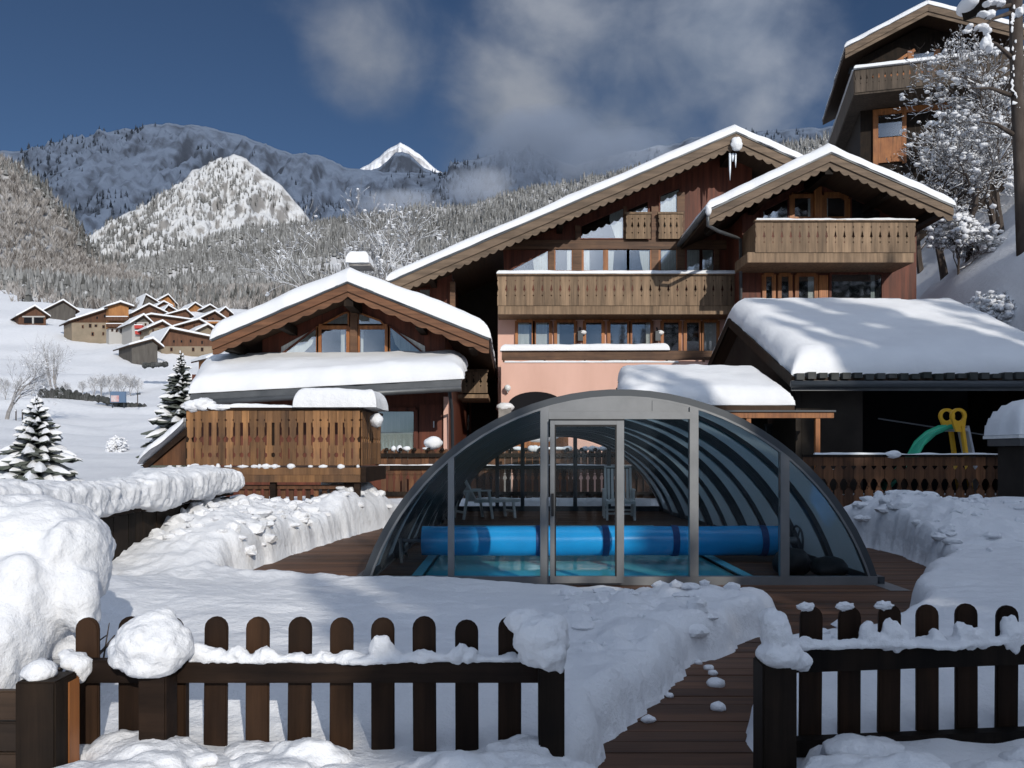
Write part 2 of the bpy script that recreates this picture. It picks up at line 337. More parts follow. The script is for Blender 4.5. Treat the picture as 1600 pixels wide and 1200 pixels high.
mountain_mat('lit_hill', (.56, .565, .57), (.24, .23, .22), .90, 1.12, .05, 7)
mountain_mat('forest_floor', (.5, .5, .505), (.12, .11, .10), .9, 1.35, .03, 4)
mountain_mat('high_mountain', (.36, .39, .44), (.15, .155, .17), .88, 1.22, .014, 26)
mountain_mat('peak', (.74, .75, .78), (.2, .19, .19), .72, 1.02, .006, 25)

# ------------------------------------------------------------------ terrain, mountains
TY = np.array([-60, 8, 14, 22, 30, 45, 70, 110, 150, 200, 240, 280, 340, 450, 560])
TZ = np.array([-.6, -.6, -1.4, -.9, .1, .7, 2.3, 6.4, 13.2, 24, 35.5, 46.5, 63, 92, 118])
def ground_z(x, y):
    x = np.asarray(x, float); y = np.asarray(y, float)
    z = np.interp(y, TY, TZ)
    z = z+np.clip(-x/np.maximum(y, 30)-.52, 0, .4)*np.clip(y-25, 0, 400)*.10                  # the valley side climbs to the left
    w = sst(-12.5, -6.5, x)*(1-sst(36, 62, y)); z = z*(1-w)+(-.35)*w
    d = x-13.1-np.clip(30-y, 0, 12)*.2
    h = 7*sst(0, 3.6, d)+np.logaddexp(0, (d-2.2)*1.2)/1.2*.95
    h = h*sst(6, 22, y)
    h = np.where(h > 13, 13+(h-13)*.25, h)
    b = fbm(xyz(x*.35, y*.35), 4, 3)*np.clip(d*.3, 0, 1.3)*sst(10, 20, y)
    k = fbm(xyz(x*.04, y*.04), 4, 9)*np.clip((y-30)*.02, 0, 1.8)+fbm(xyz(x*.3, y*.3), 3, 5)*np.clip((y-20)*.01, 0, .15)+fbm(xyz(x*.11, y*.16), 4, 15)*np.clip((y-25)*.014, 0, 1.0)
    return z+h+b+k
def axis(pts):
    out = []
    for a, b, s in pts: out.append(np.arange(a, b, s))
    return np.unique(np.concatenate(out))
gx = axis([(-620, -160, 8), (-160, -40, 2.5), (-40, 10, 1.0), (10, 34, .35), (34, 90, 3), (90, 420, 12)])
gy = axis([(-60, 6, 3), (6, 60, .6), (60, 160, 1.6), (160, 580, 5)])
GX, GY = np.meshgrid(gx, gy)
O('snowy_ground', MB().grid(np.stack([GX, GY, ground_z(GX, GY)], -1)), M['snow'], smooth=True, kind='structure')
LAYER = {}
def hill(name, ridge, Y0, L_, zb, amp, fr, mt, nu=260, nv=110, p=1.0, back=.25, gully=.35, seed=1, margin=0, u0=None, u1=None):
    """a mountain: its crest passes through the given skyline at the distance Y0, and its near flank comes down to zb over L_ metres"""
    us = np.array([r[0] for r in ridge], float); zs = Z_(np.array([r[1] for r in ridge], float), Y0)
    u = np.linspace(u0 if u0 is not None else us[0], u1 if u1 is not None else us[-1], nu); t = np.concatenate([np.linspace(-back, 0, 14)[:-1], np.linspace(0, 1, nv)])
    zr = np.interp(u, us, zs); X = X_(u, Y0)
    TT, XX = np.meshgrid(t, X, indexing='ij'); ZR = np.broadcast_to(zr, TT.shape)
    YY = Y0-TT*L_
    prof = np.where(TT >= 0, 1-np.clip(TT, 0, 1)**p, 1+TT*1.6)
    Z = zb+(ZR-zb)*prof
    P = xyz(XX*fr, YY*fr*gully, 0)
    n = fbm(P, 7, seed, .56); rg = 1-np.abs(fbm(P*1.7+9, 6, seed+20, .6))*2.6; rg = rg*(.7+.3*(1-np.abs(fbm(P*5+3, 4, seed+40, .6))*2.4))
    k = sst(0, .06, np.abs(TT))*.9+.12
    Z = Z+amp*k*(n*.7+(rg-.45)*.75)
    A = np.stack([XX, YY, Z], -1)
    O(name, MB().grid(A), mt, smooth=True, kind='structure')
    LAYER[name] = A; return A
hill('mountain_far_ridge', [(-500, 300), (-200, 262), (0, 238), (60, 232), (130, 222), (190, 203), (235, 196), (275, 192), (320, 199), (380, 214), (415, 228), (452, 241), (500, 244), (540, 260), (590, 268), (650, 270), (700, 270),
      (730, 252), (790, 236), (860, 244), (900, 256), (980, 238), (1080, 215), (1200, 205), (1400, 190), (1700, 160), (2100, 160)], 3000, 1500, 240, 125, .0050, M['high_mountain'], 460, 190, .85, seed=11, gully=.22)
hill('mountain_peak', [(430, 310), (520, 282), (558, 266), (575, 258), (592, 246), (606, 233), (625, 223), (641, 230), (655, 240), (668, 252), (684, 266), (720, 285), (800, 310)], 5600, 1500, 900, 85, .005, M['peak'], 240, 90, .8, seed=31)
hill('mountain_shade_shoulder', [(480, 330), (560, 280), (575, 268), (592, 262), (606, 250), (618, 239), (628, 236), (640, 240), (652, 252), (662, 262), (690, 274), (760, 300)], 4300, 900, 700, 70, .006, M['high_mountain'], 200, 80, .8, seed=35)  # added dark dome, stands for the shade on the peak itself
hill('mountain_lit_hill', [(60, 440), (110, 392), (150, 362), (200, 330), (250, 314), (285, 286), (300, 266), (330, 255), (366, 241), (384, 247), (402, 262), (440, 290), (468, 322), (490, 352), (520, 376), (560, 395), (640, 410)],
     1500, 560, 150, 42, .014, M['lit_hill'], 240, 130, .9, seed=41)
hill('mountain_wood_slope', [(150, 470), (200, 432), (240, 412), (290, 392), (340, 375), (400, 358), (460, 350), (500, 345), (560, 338), (610, 330), (670, 322), (720, 325), (770, 310), (830, 295), (900, 285), (1000, 262), (1150, 235), (1400, 200), (1800, 170)],
     1050, 520, 92, 16, .012, M['forest_floor'], 240, 90, .9, seed=51)
hill('mountain_near_slope', [(-420, 120), (-200, 165), (0, 247), (30, 262), (60, 288), (95, 325), (128, 362), (140, 392), (165, 408), (200, 425), (250, 447), (330, 470), (420, 490)],
     620, 200, 84, 7, .03, M['forest_floor'], 200, 90, .95, seed=61)
def sample(A, n, u0, u1, t0, t1, seed, dens=None):
    r = np.random.default_rng(seed); a = r.uniform(t0, t1, n)*(A.shape[0]-14)+13; b = r.uniform(u0, u1, n)*(A.shape[1]-1)
    i = np.clip(a.astype(int), 0, A.shape[0]-2); j = np.clip(b.astype(int), 0, A.shape[1]-2); fa = (a-i)[:, None]; fb = (b-j)[:, None]
    P = (A[i, j]*(1-fa)+A[i+1, j]*fa)*(1-fb)+(A[i, j+1]*(1-fa)+A[i+1, j+1]*fa)*fb
    if dens is not None: P = P[dens(P, r)]
    return P, r
def tint_mesh(name, V, Fc, t, mt):
    me = bpy.data.meshes.new(name); me.from_pydata(V.tolist(), [], Fc.tolist())
    at = me.attributes.new('tint', 'FLOAT', 'POINT'); at.data.foreach_set('value', t.astype(np.float32)); me.materials.append(mt); me.update(); return me
def conifers(P, r, h0, h1, wid=.2, bias=0.):
    """far conifers, three tiers each"""
    n = len(P); h = r.uniform(h0, h1, n); w = h*wid*r.uniform(.75, 1.25, n); k = 5; V = []; Fs = []; Tn = []; base = 0
    tint = np.clip(r.normal(.45+bias, .2, n)+.5*fbm(P*.011, 3, 5), 0, 1); h = h*np.clip(1+.6*fbm(P*.02, 2, 6), .5, 1.6); w = h*wid*r.uniform(.75, 1.25, n)
    for z0, z1, s in ((.06, .55, 1.), (.34, .8, .72), (.62, 1.05, .42)):
        ph = r.uniform(0, 6.28, n)
        ring = [np.stack([P[:, 0]+np.cos(ph+i*2*np.pi/k)*w*s*r.uniform(.75, 1.2, n), P[:, 1]+np.sin(ph+i*2*np.pi/k)*w*s, P[:, 2]+h*z0*r.uniform(.9, 1.1, n)], -1) for i in range(k)]
        apex = np.stack([P[:, 0], P[:, 1], P[:, 2]+h*z1], -1)
        V.append(np.stack(ring+[apex], 1).reshape(-1, 3)); Tn.append(np.repeat(np.clip(tint+r.normal(0, .12, n), 0, 1), k+1))
        ix = np.arange(n)[:, None]*(k+1)+base
        Fs.append(np.concatenate([np.concatenate([ix+i, ix+(i+1) % k, ix+k], 1) for i in range(k)], 0)); base += n*(k+1)
    return np.concatenate(V), np.concatenate(Fs), np.concatenate(Tn)
def brush(P, r, h0, h1, k=16, wid=.05, spread=.45):
    """bare frosted crowns: thin blades fanned up and out"""
    n = len(P); h = r.uniform(h0, h1, n); V = []; tint = np.clip(r.normal(.5, .25, n), 0, 1); Tn = []
    for i in range(k):
        a = r.uniform(0, 6.28, n); s = r.uniform(0, spread, n); z0 = r.uniform(0, .35, n)
        b = P+np.stack([np.cos(a)*s*h*.3, np.sin(a)*s*h*.3, h*z0], -1)
        e = P+np.stack([np.cos(a)*s*h, np.sin(a)*s*h, h*(z0+r.uniform(.3, .65, n))], -1)
        ww = h*wid*r.uniform(.5, 1.3, n); sd_ = np.stack([ww, ww*r.uniform(-.5, .5, n), ww*r.uniform(-.3, .3, n)], -1)
        V.append(np.stack([b-sd_, b+sd_, e], 1)); Tn.append(np.repeat(np.clip(tint+r.normal(0, .2, n), 0, 1), 3))
    V = np.concatenate(V).reshape(-1, 3); return V, np.arange(len(V)).reshape(-1, 3), np.concatenate(Tn)
def noise_dens(fr, thr, soft=.25, seed=0):
    return lambda P, r: (fbm(P*fr, 3, seed)+r.uniform(-soft, soft, len(P))) > thr
def stuff(name, data, mt, label):
    O(name, tint_mesh(name, *data, mt), None, kind='stuff', label=label)
P, r = sample(LAYER['mountain_wood_slope'], 46000, 0, .75, 0.0, .96, 5, noise_dens(.013, -.24, .22))
stuff('conifer_forest', conifers(P, r, 3, 11, .19, .02), M['far_conifer'], 'frosted grey conifer forest covering the middle slopes')
P, r = sample(LAYER['mountain_lit_hill'], 15000, .05, 1, .03, .95, 6, noise_dens(.014, .02, .3))
stuff('sparse_forest', conifers(P, r, 5, 11, .17, -.08), M['far_conifer'], 'sparse trees scattered over the sunlit snowy hill')
P, r = sample(LAYER['mountain_far_ridge'], 16000, 0.1, .85, 0.0, .7, 7, noise_dens(.004, .06, .3, 4))
stuff('ridge_forest', conifers(P, r, 10, 20, .22), M['dark_conifer'], 'dark trees along the shaded mountain ridge')
P, r = sample(LAYER['mountain_near_slope'], 15000, .1, 1, 0.0, .96, 8, noise_dens(.02, -.33, .2, 3))
stuff('frosted_brushwood', brush(P, r, 4, 9, 14, .05, .5), M['frost_brush'], 'grey frosted brushwood covering the slope above the village')
P, r = sample(LAYER['mountain_near_slope'], 170, .45, .72, 0.0, .07, 9)
stuff('slope_conifers', conifers(P, r, 6, 12, .22, -.1), M['far_conifer'], 'snowy conifers along the edge of the near slope')

r = np.random.default_rng(77); n = 9000; yy = r.uniform(338, 560, n); xx = X_(r.uniform(-60, 470, n), yy)
P = xyz(xx, yy, ground_z(xx, yy)-.5); k = (fbm(P*.012, 3, 8)+r.uniform(-.2, .2, n)+.45*sst(60, 160, xx/yy*F+U0)) > -.05; P = P[k]
stuff('frosted_brushwood', brush(P, r, 3, 7, 13, .05, .5), M['frost_brush'], 'grey frosted brushwood on the slope just behind the village roofs')
k = r.uniform(size=len(P)) < .25
stuff('slope_conifers', conifers(P[k]+np.array([3, 2, 0]), r, 4, 10, .22), M['far_conifer'], 'snowy conifers mixed into the brushwood behind the village')
def mist_mat(dens):
    m = bpy.data.materials.new('mist'); m.use_nodes = True; N = m.node_tree.nodes; L = m.node_tree.links; N.clear()
    tc = N.new('ShaderNodeTexCoord'); ln = N.new('ShaderNodeVectorMath'); ln.operation = 'LENGTH'; L.new(tc.outputs['Object'], ln.inputs[0])
    mr = N.new('ShaderNodeMapRange'); mr.interpolation_type = 'SMOOTHSTEP'; mr.inputs['From Min'].default_value = .15; mr.inputs['From Max'].default_value = 1; mr.inputs['To Min'].default_value = .5; mr.inputs['To Max'].default_value = -.45; L.new(ln.outputs['Value'], mr.inputs['Value'])
    nz = N.new('ShaderNodeTexNoise'); nz.inputs['Scale'].default_value = 1.7; nz.inputs['Detail'].default_value = 6; L.new(tc.outputs['Object'], nz.inputs['Vector'])
    a = N.new('ShaderNodeMath'); a.operation = 'ADD'; L.new(mr.outputs[0], a.inputs[0]); L.new(nz.outputs['Fac'], a.inputs[1])
    b = N.new('ShaderNodeMapRange'); b.inputs['From Min'].default_value = .45; b.inputs['From Max'].default_value = .95; b.inputs['To Max'].default_value = dens; L.new(a.outputs[0], b.inputs['Value'])
    v = N.new('ShaderNodeVolumePrincipled'); v.inputs['Color'].default_value = (.9, .92, .96, 1); v.inputs['Anisotropy'].default_value = .2; L.new(b.outputs[0], v.inputs['Density'])
    o = N.new('ShaderNodeOutputMaterial'); L.new(v.outputs[0], o.inputs['Volume']); return m
MIST = mist_mat(.011)
for u, v, Y, rx, ry, rz in ((840, 225, 2350, 330, 240, 190), (960, 250, 2250, 300, 220, 150), (745, 290, 2100, 170, 160, 80), (620, 318, 2000, 210, 160, 46)):
    c = q(u, v, Y); o = O('mist', MB().blob((0, 0, 0), 1., 0, 1, 3), MIST, None, kind='stuff', label='mist clinging to the shaded ridge'); o.location = c; o.scale = (rx, ry, rz)
# banks of cloud out of the picture, behind the viewpoint: their shade lies on the high mountains
cl = MB(); r = np.random.default_rng(31)
for i in range(60): cl.blob((r.uniform(400, 6800), r.uniform(-7300, -2900), 5000+r.uniform(-60, 60)), (r.uniform(600, 900), r.uniform(500, 750), r.uniform(120, 240)), .25, 1.6, 2, i)
O('cloud_bank', cl, M['cloud'], None, smooth=True, kind='stuff', label='bank of grey cloud behind the viewpoint')

# ------------------------------------------------------------------ shared builders: snow, boards, windows, roofs
def snow_slab(mb, A, B, C, D, T, round_=(1, 1, 1, 1), r=None, n=18, m=18, seed=0, bump=.03, over=.0, under=True):
    """a layer of snow on the slope A-B-C-D (A-B one side, C-D the other), thick T, rounded off along the sides marked in round_ (AB, BC, CD, DA)"""
    A, B, C, D = (np.array(p[:], float) for p in (A, B, C, D)); r = r or T*.95
    ab, ad = np.linalg.norm(B-A), np.linalg.norm(D-A)
    def ax(len_, n, a, b):
        e = np.array([0, .04, .12, .25, .45, .7, 1.])*min(r/len_, .45); mid = np.linspace(0, 1, n)
        s = [mid[(mid > (e[-1] if a else -1)) & (mid < 1-(e[-1] if b else -1))]]
        if a: s.append(e)
        else: s.append([0])
        if b: s.append(1-e)
        else: s.append([1])
        return np.unique(np.concatenate(s))
    s = ax(ab, n, round_[3], round_[1]); t = ax(ad, m, round_[0], round_[2])
    TT, SS = np.meshgrid(t, s, indexing='ij')
    P = (A*(1-SS)[..., None]+B*SS[..., None])*(1-TT)[..., None]+(D*(1-SS)[..., None]+C*SS[..., None])*TT[..., None]
    dd = np.full(SS.shape, 1e3)
    if round_[3]: dd = np.minimum(dd, SS*ab)
    if round_[1]: dd = np.minimum(dd, (1-SS)*ab)
    if round_[0]: dd = np.minimum(dd, TT*ad)
    if round_[2]: dd = np.minimum(dd, (1-TT)*ad)
    k = np.clip(dd/r, 0, 1); h = T*np.sqrt(np.clip(1-(1-k)**2, 0, 1))
    nb = fbm(P*np.array([.8, .8, .8])+seed*3.1, 3, seed)*T*.16+fbm(P*3.+seed, 3, seed+5)*bump
    Q = P.copy(); Q[..., 2] += h+nb*np.clip(k*1.5, 0, 1)
    wob = fbm(P*2.2+seed*5, 4, seed+9)*.11*(1-np.clip(k, 0, 1))
    cen = (A+B+C+D)/4; dirn = P-cen; dirn[..., 2] = 0; dirn /= np.linalg.norm(dirn, axis=-1, keepdims=True)+1e-9
    Q += dirn*(wob+over*(1-np.clip(k, 0, 1)))[..., None]
    mb.grid(Q)
    if under:
        U = Q.copy(); U[..., 2] = P[..., 2]-.01
        mb.grid(U[:, ::-1])
    return mb
def snow_strip(mb, p, r_, w, T, seed=0, n=40, bump=.02):
    """snow lying along a rail from p to r_"""
    p = Vector(p); r_ = Vector(r_); d = (r_-p); side = Vector((-d.y, d.x, 0)).normalized()*w/2
    return snow_slab(mb, p-side, r_-side, r_+side, p+side, T, r=min(w*.5, T), n=n, m=5, seed=seed, bump=bump)
def bargecut(p, r_, h, pitch, depth, seg=6):
    """outline of a board from p to r_ (x, z), h high, lower edge cut in scallops"""
    n = max(2, int(abs(r_[0]-p[0])/pitch)); lo = []
    for i in range(n):
        for k in range(seg):
            t = (i+k/seg)/n; lo.append((p[0]+(r_[0]-p[0])*t, p[1]+(r_[1]-p[1])*t-h-depth*(math.sin(math.pi*k/seg))))
    lo.append((r_[0], r_[1]-h))
    return [p, r_]+lo[::-1]
def board_outline(w, h, cuts, top=None):
    """a fretwork board: each cut is (z, [(dx, dz), ...]) taken out of both long edges"""
    R = [(w/2, 0)]
    for z, pts in sorted(cuts, key=lambda c: c[0]): R += [(w/2-dx, z+dz) for dx, dz in pts]
    R += [(w/2, h)]
    T_ = top or []
    return R+T_+[(-x, z) for x, z in R[::-1]]
def tree_cut(w, h): return [(0, 0), (w*.25, 0), (w*.25, h*.18), (w, h*.2), (w*.45, h*.55), (w*.55, h*.6), (0, h)]
def dot_cut(r): return [(0, -r), (r*.8, -r*.4), (r*.8, r*.4), (0, r)]
def boards(parent, name, x0, x1, y, z0, z1, n, cuts, mt, th=.025, gap=.004):
    """n alike fretwork boards side by side, each a part, all on one mesh"""
    w = (x1-x0)/n; me = mesh(name, MB().prism(board_outline(w-gap, z1-z0, cuts), 0, th), mt); base = wl(parent)
    for i in range(n):
        o = bpy.data.objects.new(name, me); COL.objects.link(o); o.parent = parent
        o.location = Vector((x0+w*(i+.5), y+RNG.uniform(-.004, .004), z0))-base
def px(poly, Y): return [(X_(u, Y), Z_(v, Y)) for u, v in poly]
def window(parent, poly, Y, fm='brown_cladding', fw=.07, curtains=(), cm='curtain', name='window', deep=.09, gl='window_glass'):
    """a window of any outline (photo pixels on the wall at Y): frame bars, glass, a near-black sheet for the unlit room, drawn curtains"""
    pz = px(poly, Y); f = MB(); n = len(pz)
    for i in range(n):
        a, b = pz[i], pz[(i+1) % n]; f.bar((a[0], Y-deep/2, a[1]), (b[0], Y-deep/2, b[1]), deep if abs(a[0]-b[0]) < abs(a[1]-b[1]) else deep-.006, fw, up=(b[1]-a[1], 0, a[0]-b[0]))
    o = O(name, f, M[fm], parent)
    O('dark_backing', MB().prism(pz, Y-.012, Y-.004), M['unlit_dark'], o)  # thin sheet on the wall, room darkness put into its colour
    for c in curtains: O('curtain', MB().prism(px(c, Y), Y-.03, Y-.02), M[cm], o)
    O('pane', MB().prism(pz, Y-.055, Y-.047), M[gl], o)
    return o
def rect(u0, u1, v0, v1): return [(u0, v1), (u1, v1), (u1, v0), (u0, v0)]
def wbox(parent, name, u0, u1, v0, v1, Y0, Y1, mt):  # a block whose front at Y0 covers the given pixels
    return O(name, MB().box(X_(u0, Y0), X_(u1, Y0), Y0, Y1, Z_(v1, Y0), Z_(v0, Y0)), M[mt], parent)
def gable_roof(par, Yr, Yb, ap, le, ri, st, bh, bm, pitch=.3, sd_=0, th=.2, sm='roof_snow', purl=True, cut=.09, Yw=None):
    """a pitched roof whose ridge runs away from us: ap, le, ri are photo pixels of its front edge under the snow"""
    A, L_, R = (Vector((X_(p[0], Yr), 0, Z_(p[1], Yr))) for p in (ap, le, ri))
    m = MB(); e = th
    m.prism([(L_.x, L_.z), (A.x, A.z), (A.x, A.z-e), (L_.x, L_.z-e)], Yr+.06, Yb)
    m.prism([(A.x, A.z), (R.x, R.z), (R.x, R.z-e), (A.x, A.z-e)], Yr+.06, Yb)
    roof = O('roof', m, M['soffit'], par)
    f = MB()
    snow_slab(f, (L_.x-.06, Yr-.05, L_.z), (A.x, Yr-.05, A.z), (A.x, Yb, A.z), (L_.x-.06, Yb, L_.z), st, (1, 0, 1, 1), n=26, m=22, seed=sd_)
    snow_slab(f, (A.x, Yr-.05, A.z), (R.x+.06, Yr-.05, R.z), (R.x+.06, Yb, R.z), (A.x, Yb, A.z), st, (1, 1, 1, 0), n=26, m=22, seed=sd_)
    O('snow_layer', f, M[sm], roof, smooth=True, recalc=False)
    for P, Q in ((L_, A), (A, R)):
        O('barge_board', MB().prism([(P.x, P.z-.02), (Q.x, Q.z-.02), (Q.x, Q.z-bh*.62), (P.x, P.z-bh*.62)], Yr, Yr+.055), M[bm], roof)
        O('scalloped_trim', MB().prism(bargecut((P.x, P.z-bh*.5), (Q.x, Q.z-bh*.5), bh*.42, pitch, cut), Yr+.058, Yr+.09), M[bm], roof)
        O('drip_edge', MB().prism([(P.x, P.z+.015), (Q.x, Q.z+.015), (Q.x, Q.z-.05), (P.x, P.z-.05)], Yr-.03, Yr-.002), M['dark_metal'], roof)
    if purl:
        O('ridge_beam', MB().box(A.x-.13, A.x+.13, Yr+.13, (Yw or Yr+1.5)+.05, A.z-e-.46, A.z-e-.12), M['dark_wood'], roof)
        for t in (.12, .5):
            for P in (L_, R):
                x = P.x+(A.x-P.x)*t; z = P.z+(A.z-P.z)*t-e-.16
                O('purlin', MB().box(x-.1, x+.1, Yr+.12, (Yw or Yr+1.5)+.05, z-.12, z+.12), M['dark_wood'], roof)
    return roof

# ------------------------------------------------------------------ the big chalet
TREE = lambda w, h: tree_cut(w, h)
YR, YW, YB = 28.3, 30.0, 28.8
big = T('main_chalet', 'largest chalet with long white roof and pink lower wall behind the pool', 'chalet', (4, 30, 0))
gable_roof(big, YR, 44, (1150, 206), (606, 441), (1335, 290), .36, .55, 'barge_wood', .3, 3, Yw=YW)
O('wall', MB().prism(px([(790, 490), (1175, 490), (1175, 225), (1148, 216), (786, 380)], YW), YW, YW+.3), M['brown_cladding'], big, label='dark red timber upper wall')
O('wall', MB().box(X_(778, YW), X_(1200, YW), YW+.004, YW+12, -.4, Z_(490, YW)), M['pink_wall'], big, label='pink rendered lower wall')
O('wall', MB().prism(px([(626, 640), (706, 640), (706, 425), (626, 452)], YW+.2), YW+.2, YW+4), M['brown_cladding'], big, label='brown timber wall left of the dark recess')
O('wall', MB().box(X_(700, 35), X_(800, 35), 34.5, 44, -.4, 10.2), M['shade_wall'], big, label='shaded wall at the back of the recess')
wbox(big, 'corner_post', 703, 711, 440, 700, YW-.15, YW+.2, 'beam_wood')
for (a, b, c, d) in ((786, 1160, 375, 389), ):
    wbox(big, 'beam', a, b, c, d, YW-.14, YW, 'beam_wood')
for a, b, c, d in ((857, 866, 384, 426), (895, 909, 384, 426), (1018, 1029, 322, 426), (1058, 1070, 300, 426), (1116, 1124, 388, 428), (899, 907, 352, 376), (974, 979, 322, 374)):
    wbox(big, 'post', a, b, c, d, YW-.11, YW-.003, 'beam_wood')
CW = 'brown_cladding'
window(big, [(794, 425), (857, 425), (857, 391), (800, 421)], YW, CW, .05, [[(835, 425), (857, 425), (857, 391), (832, 404)]])
window(big, rect(866, 895, 389, 425), YW, 'orange_wood', .09, [rect(886, 893, 389, 425)])
window(big, rect(910, 944, 389, 425), YW, 'orange_wood', .09, [rect(911, 921, 389, 425)])
window(big, rect(948, 981, 389, 425), YW, 'orange_wood', .09, [[(949, 425), (957, 425), (960, 389), (949, 389)]])
window(big, rect(981, 1017, 389, 425), YW, 'orange_wood', .09, [[(1005, 425), (1015, 425), (1015, 389), (998, 389), (1001, 410)]])
window(big, rect(1030, 1058, 389, 426), YW, 'orange_wood', .08, [rect(1033, 1056, 389, 425)], name='balcony_door')
window(big, rect(1071, 1094, 389, 426), YW, CW, .08, [rect(1073, 1092, 391, 425)])
window(big, rect(1095, 1116, 389, 426), YW, CW, .08, [rect(1097, 1114, 391, 425)], cm='slate_curtain')
window(big, [(907, 374), (975, 374), (975, 325), (907, 354)], YW, CW, .05, [[(962, 374), (975, 374), (975, 325), (953, 334), (952, 344)]])
window(big, [(980, 374), (1013, 374), (1013, 314), (980, 328)], YW, CW, .06, [[(983, 340), (1011, 340), (1011, 322), (983, 333)]])
window(big, [(1030, 374), (1062, 374), (1062, 293), (1030, 306)], YW, CW, .06, [[(1032, 374), (1060, 374), (1060, 297), (1032, 308)]])
def french_balcony(u0, u1, v0, v1, n):
    o = wbox(big, 'balcony_rail', u0-1, u1+1, v0-2, v0+1, YW-.34, YW-.2, 'balcony_wood')
    Yb = YW-.3; x0, x1, z0, z1 = X_(u0, Yb), X_(u1, Yb), Z_(v1, Yb), Z_(v0+1, Yb); h = z1-z0
    boards(o, 'balcony_board', x0, x1, Yb, z0, z1-.002, n, [(h*.24, dot_cut(.03)), (h*.44, TREE(.05, h*.26)), (h*.8, dot_cut(.03))], M['balcony_wood'])
french_balcony(978, 1017, 333, 373, 4); french_balcony(1029, 1067, 333, 373, 4)
# the long balcony
bal = wbox(big, 'balcony', 778, 1157, 477, 491, YB, YW-.003, 'balcony_wood')
def rail_boards(par, u0, u1, v0, v1, Y, n, dw=.05):
    x0, x1, z0, z1 = X_(u0, Y), X_(u1, Y), Z_(v1, Y), Z_(v0, Y); h = z1-z0
    boards(par, 'balcony_board', x0, x1, Y, z0, z1, n, [(h*.34, dot_cut(.028)), (h*.46, TREE(dw, h*.26)), (h*.84, dot_cut(.026))], M['balcony_wood'])
rail_boards(bal, 777, 1157, 431, 477.4, YB-.03, 27)
O('handrail', MB().box(X_(776, YB), X_(1158, YB), YB-.1, YB+.1, Z_(431, YB)+.003, Z_(428, YB)), M['balcony_wood'], bal)
O('snow_layer', snow_strip(MB(), (X_(776, YB), YB, Z_(428.5, YB)), (X_(1150, YB), YB, Z_(428.5, YB)), .24, .14, 3, 60), M['roof_snow'], bal, smooth=True, recalc=False)
O('side_rail', MB().box(X_(778, YB), X_(778, YB)+.03, YB+.1, YW-.12, Z_(476, YB), Z_(431, YB)), M['balcony_wood'], bal)
# the lower storey: three banks of windows behind a parapet
for u0, u1 in ((807, 833), (835, 860), (868, 899)): window(big, rect(u0, u1, 502, 552), YW, 'orange_wood', .12, [rect(u0+2, u0+(20 if u0 < 840 else 6), 503, 551)])
for u0, u1 in ((913, 942), (951, 982), (985, 1018)): window(big, rect(u0, u1, 502, 552), YW, 'orange_wood', .12, [rect(u1-9, u1-2, 503, 551)] if u0 > 980 else [])
for u0, u1 in ((1034, 1062), (1070, 1094), (1097, 1121)): window(big, rect(u0, u1, 502, 552), YW, 'orange_wood', .12, [rect(u0+3, u1-2, 503, 551)] if u0 > 1090 else [])
for u in (906, 1026):
    la = O('wall_lantern', MB().box(X_(u-4, YW), X_(u+4, YW), YW-.3, YW-.05, Z_(534, YW), Z_(519, YW)).bar((X_(u, YW), YW-.2, Z_(519, YW)), (X_(u, YW), YW, Z_(512, YW)), .05, .05), M['dark_metal'], big)
    O('snow_clump', MB().blob((X_(u+4, YW), YW-.2, Z_(521, YW)), (.14, .12, .1), .2, 2, 2, int(u)), M['roof_snow'], la, smooth=True)
YP = 28.5
O('parapet', MB().box(X_(783, YP), X_(1125, YP), YP, YP+.25, -.4, Z_(566, YP)), M['pink_wall'], big)
ter = wbox(big, 'terrace_rail', 784, 1125, 548, 562, YP-.02, YP+.13, 'beam_wood')
for u in (787, 851, 914, 978, 1042, 1100): wbox(ter, 'rail_post', u-1.5, u+1.5, 562, 566.2, YP+.01, YP+.1, 'beam_wood')
O('snow_layer', snow_strip(MB(), (X_(783, YP), YP+.06, Z_(548.5, YP)), (X_(1045, YP), YP+.06, Z_(547.5, YP)), .34, .25, 8, 50), M['roof_snow'], ter, smooth=True, recalc=False)
O('snow_layer', snow_strip(MB(), (X_(787, YP), YP+.07, Z_(566.5, YP)), (X_(1060, YP), YP+.07, Z_(566.5, YP)), .18, .08, 18, 60, .05), M['roof_snow'], ter, smooth=True, recalc=False)
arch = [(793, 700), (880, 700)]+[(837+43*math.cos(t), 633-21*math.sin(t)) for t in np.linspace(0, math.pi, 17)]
O('dark_arch_panel', MB().prism(px(arch, YP), YP-.012, YP-.002), M['unlit_dark'], big)  # flat near-black panel paints the shade of an open arch
pil = O('gate_pillar', MB().box(X_(779, 27.6), X_(799, 27.6), 27.6, 28.2, -.4, Z_(637, 27.6)), M['stone'], big)
O('snow_layer', MB().blob((X_(789, 27.6), 27.9, Z_(636, 27.6)), (.33, .36, .17), .2, 2, 3, 4), M['roof_snow'], pil, smooth=True)
gl = O('globe_lamp', MB().blob((X_(793, YP), YP-.2, Z_(607, YP)), (.12, .12, .12), 0, 1, 3).bar((X_(793, YP), YP-.2, Z_(613, YP)), (X_(793, YP), YP, Z_(614, YP)), .04, .04), M['white_plastic'], big, smooth=True)
ic = MB()
for dx, l_, r0 in ((0, .95, .05), (.2, .5, .04), (.1, .3, .05)):
    ic.tube([(X_(1142, YR)+dx, YR+.12, Z_(238, YR)), (X_(1142, YR)+dx, YR+.12, Z_(238, YR)-l_*.6), (X_(1142, YR)+dx, YR+.12, Z_(238, YR)-l_)], [r0, r0*.7, .006], 6)
O('icicle', ic, M['ice'], big, smooth=True)
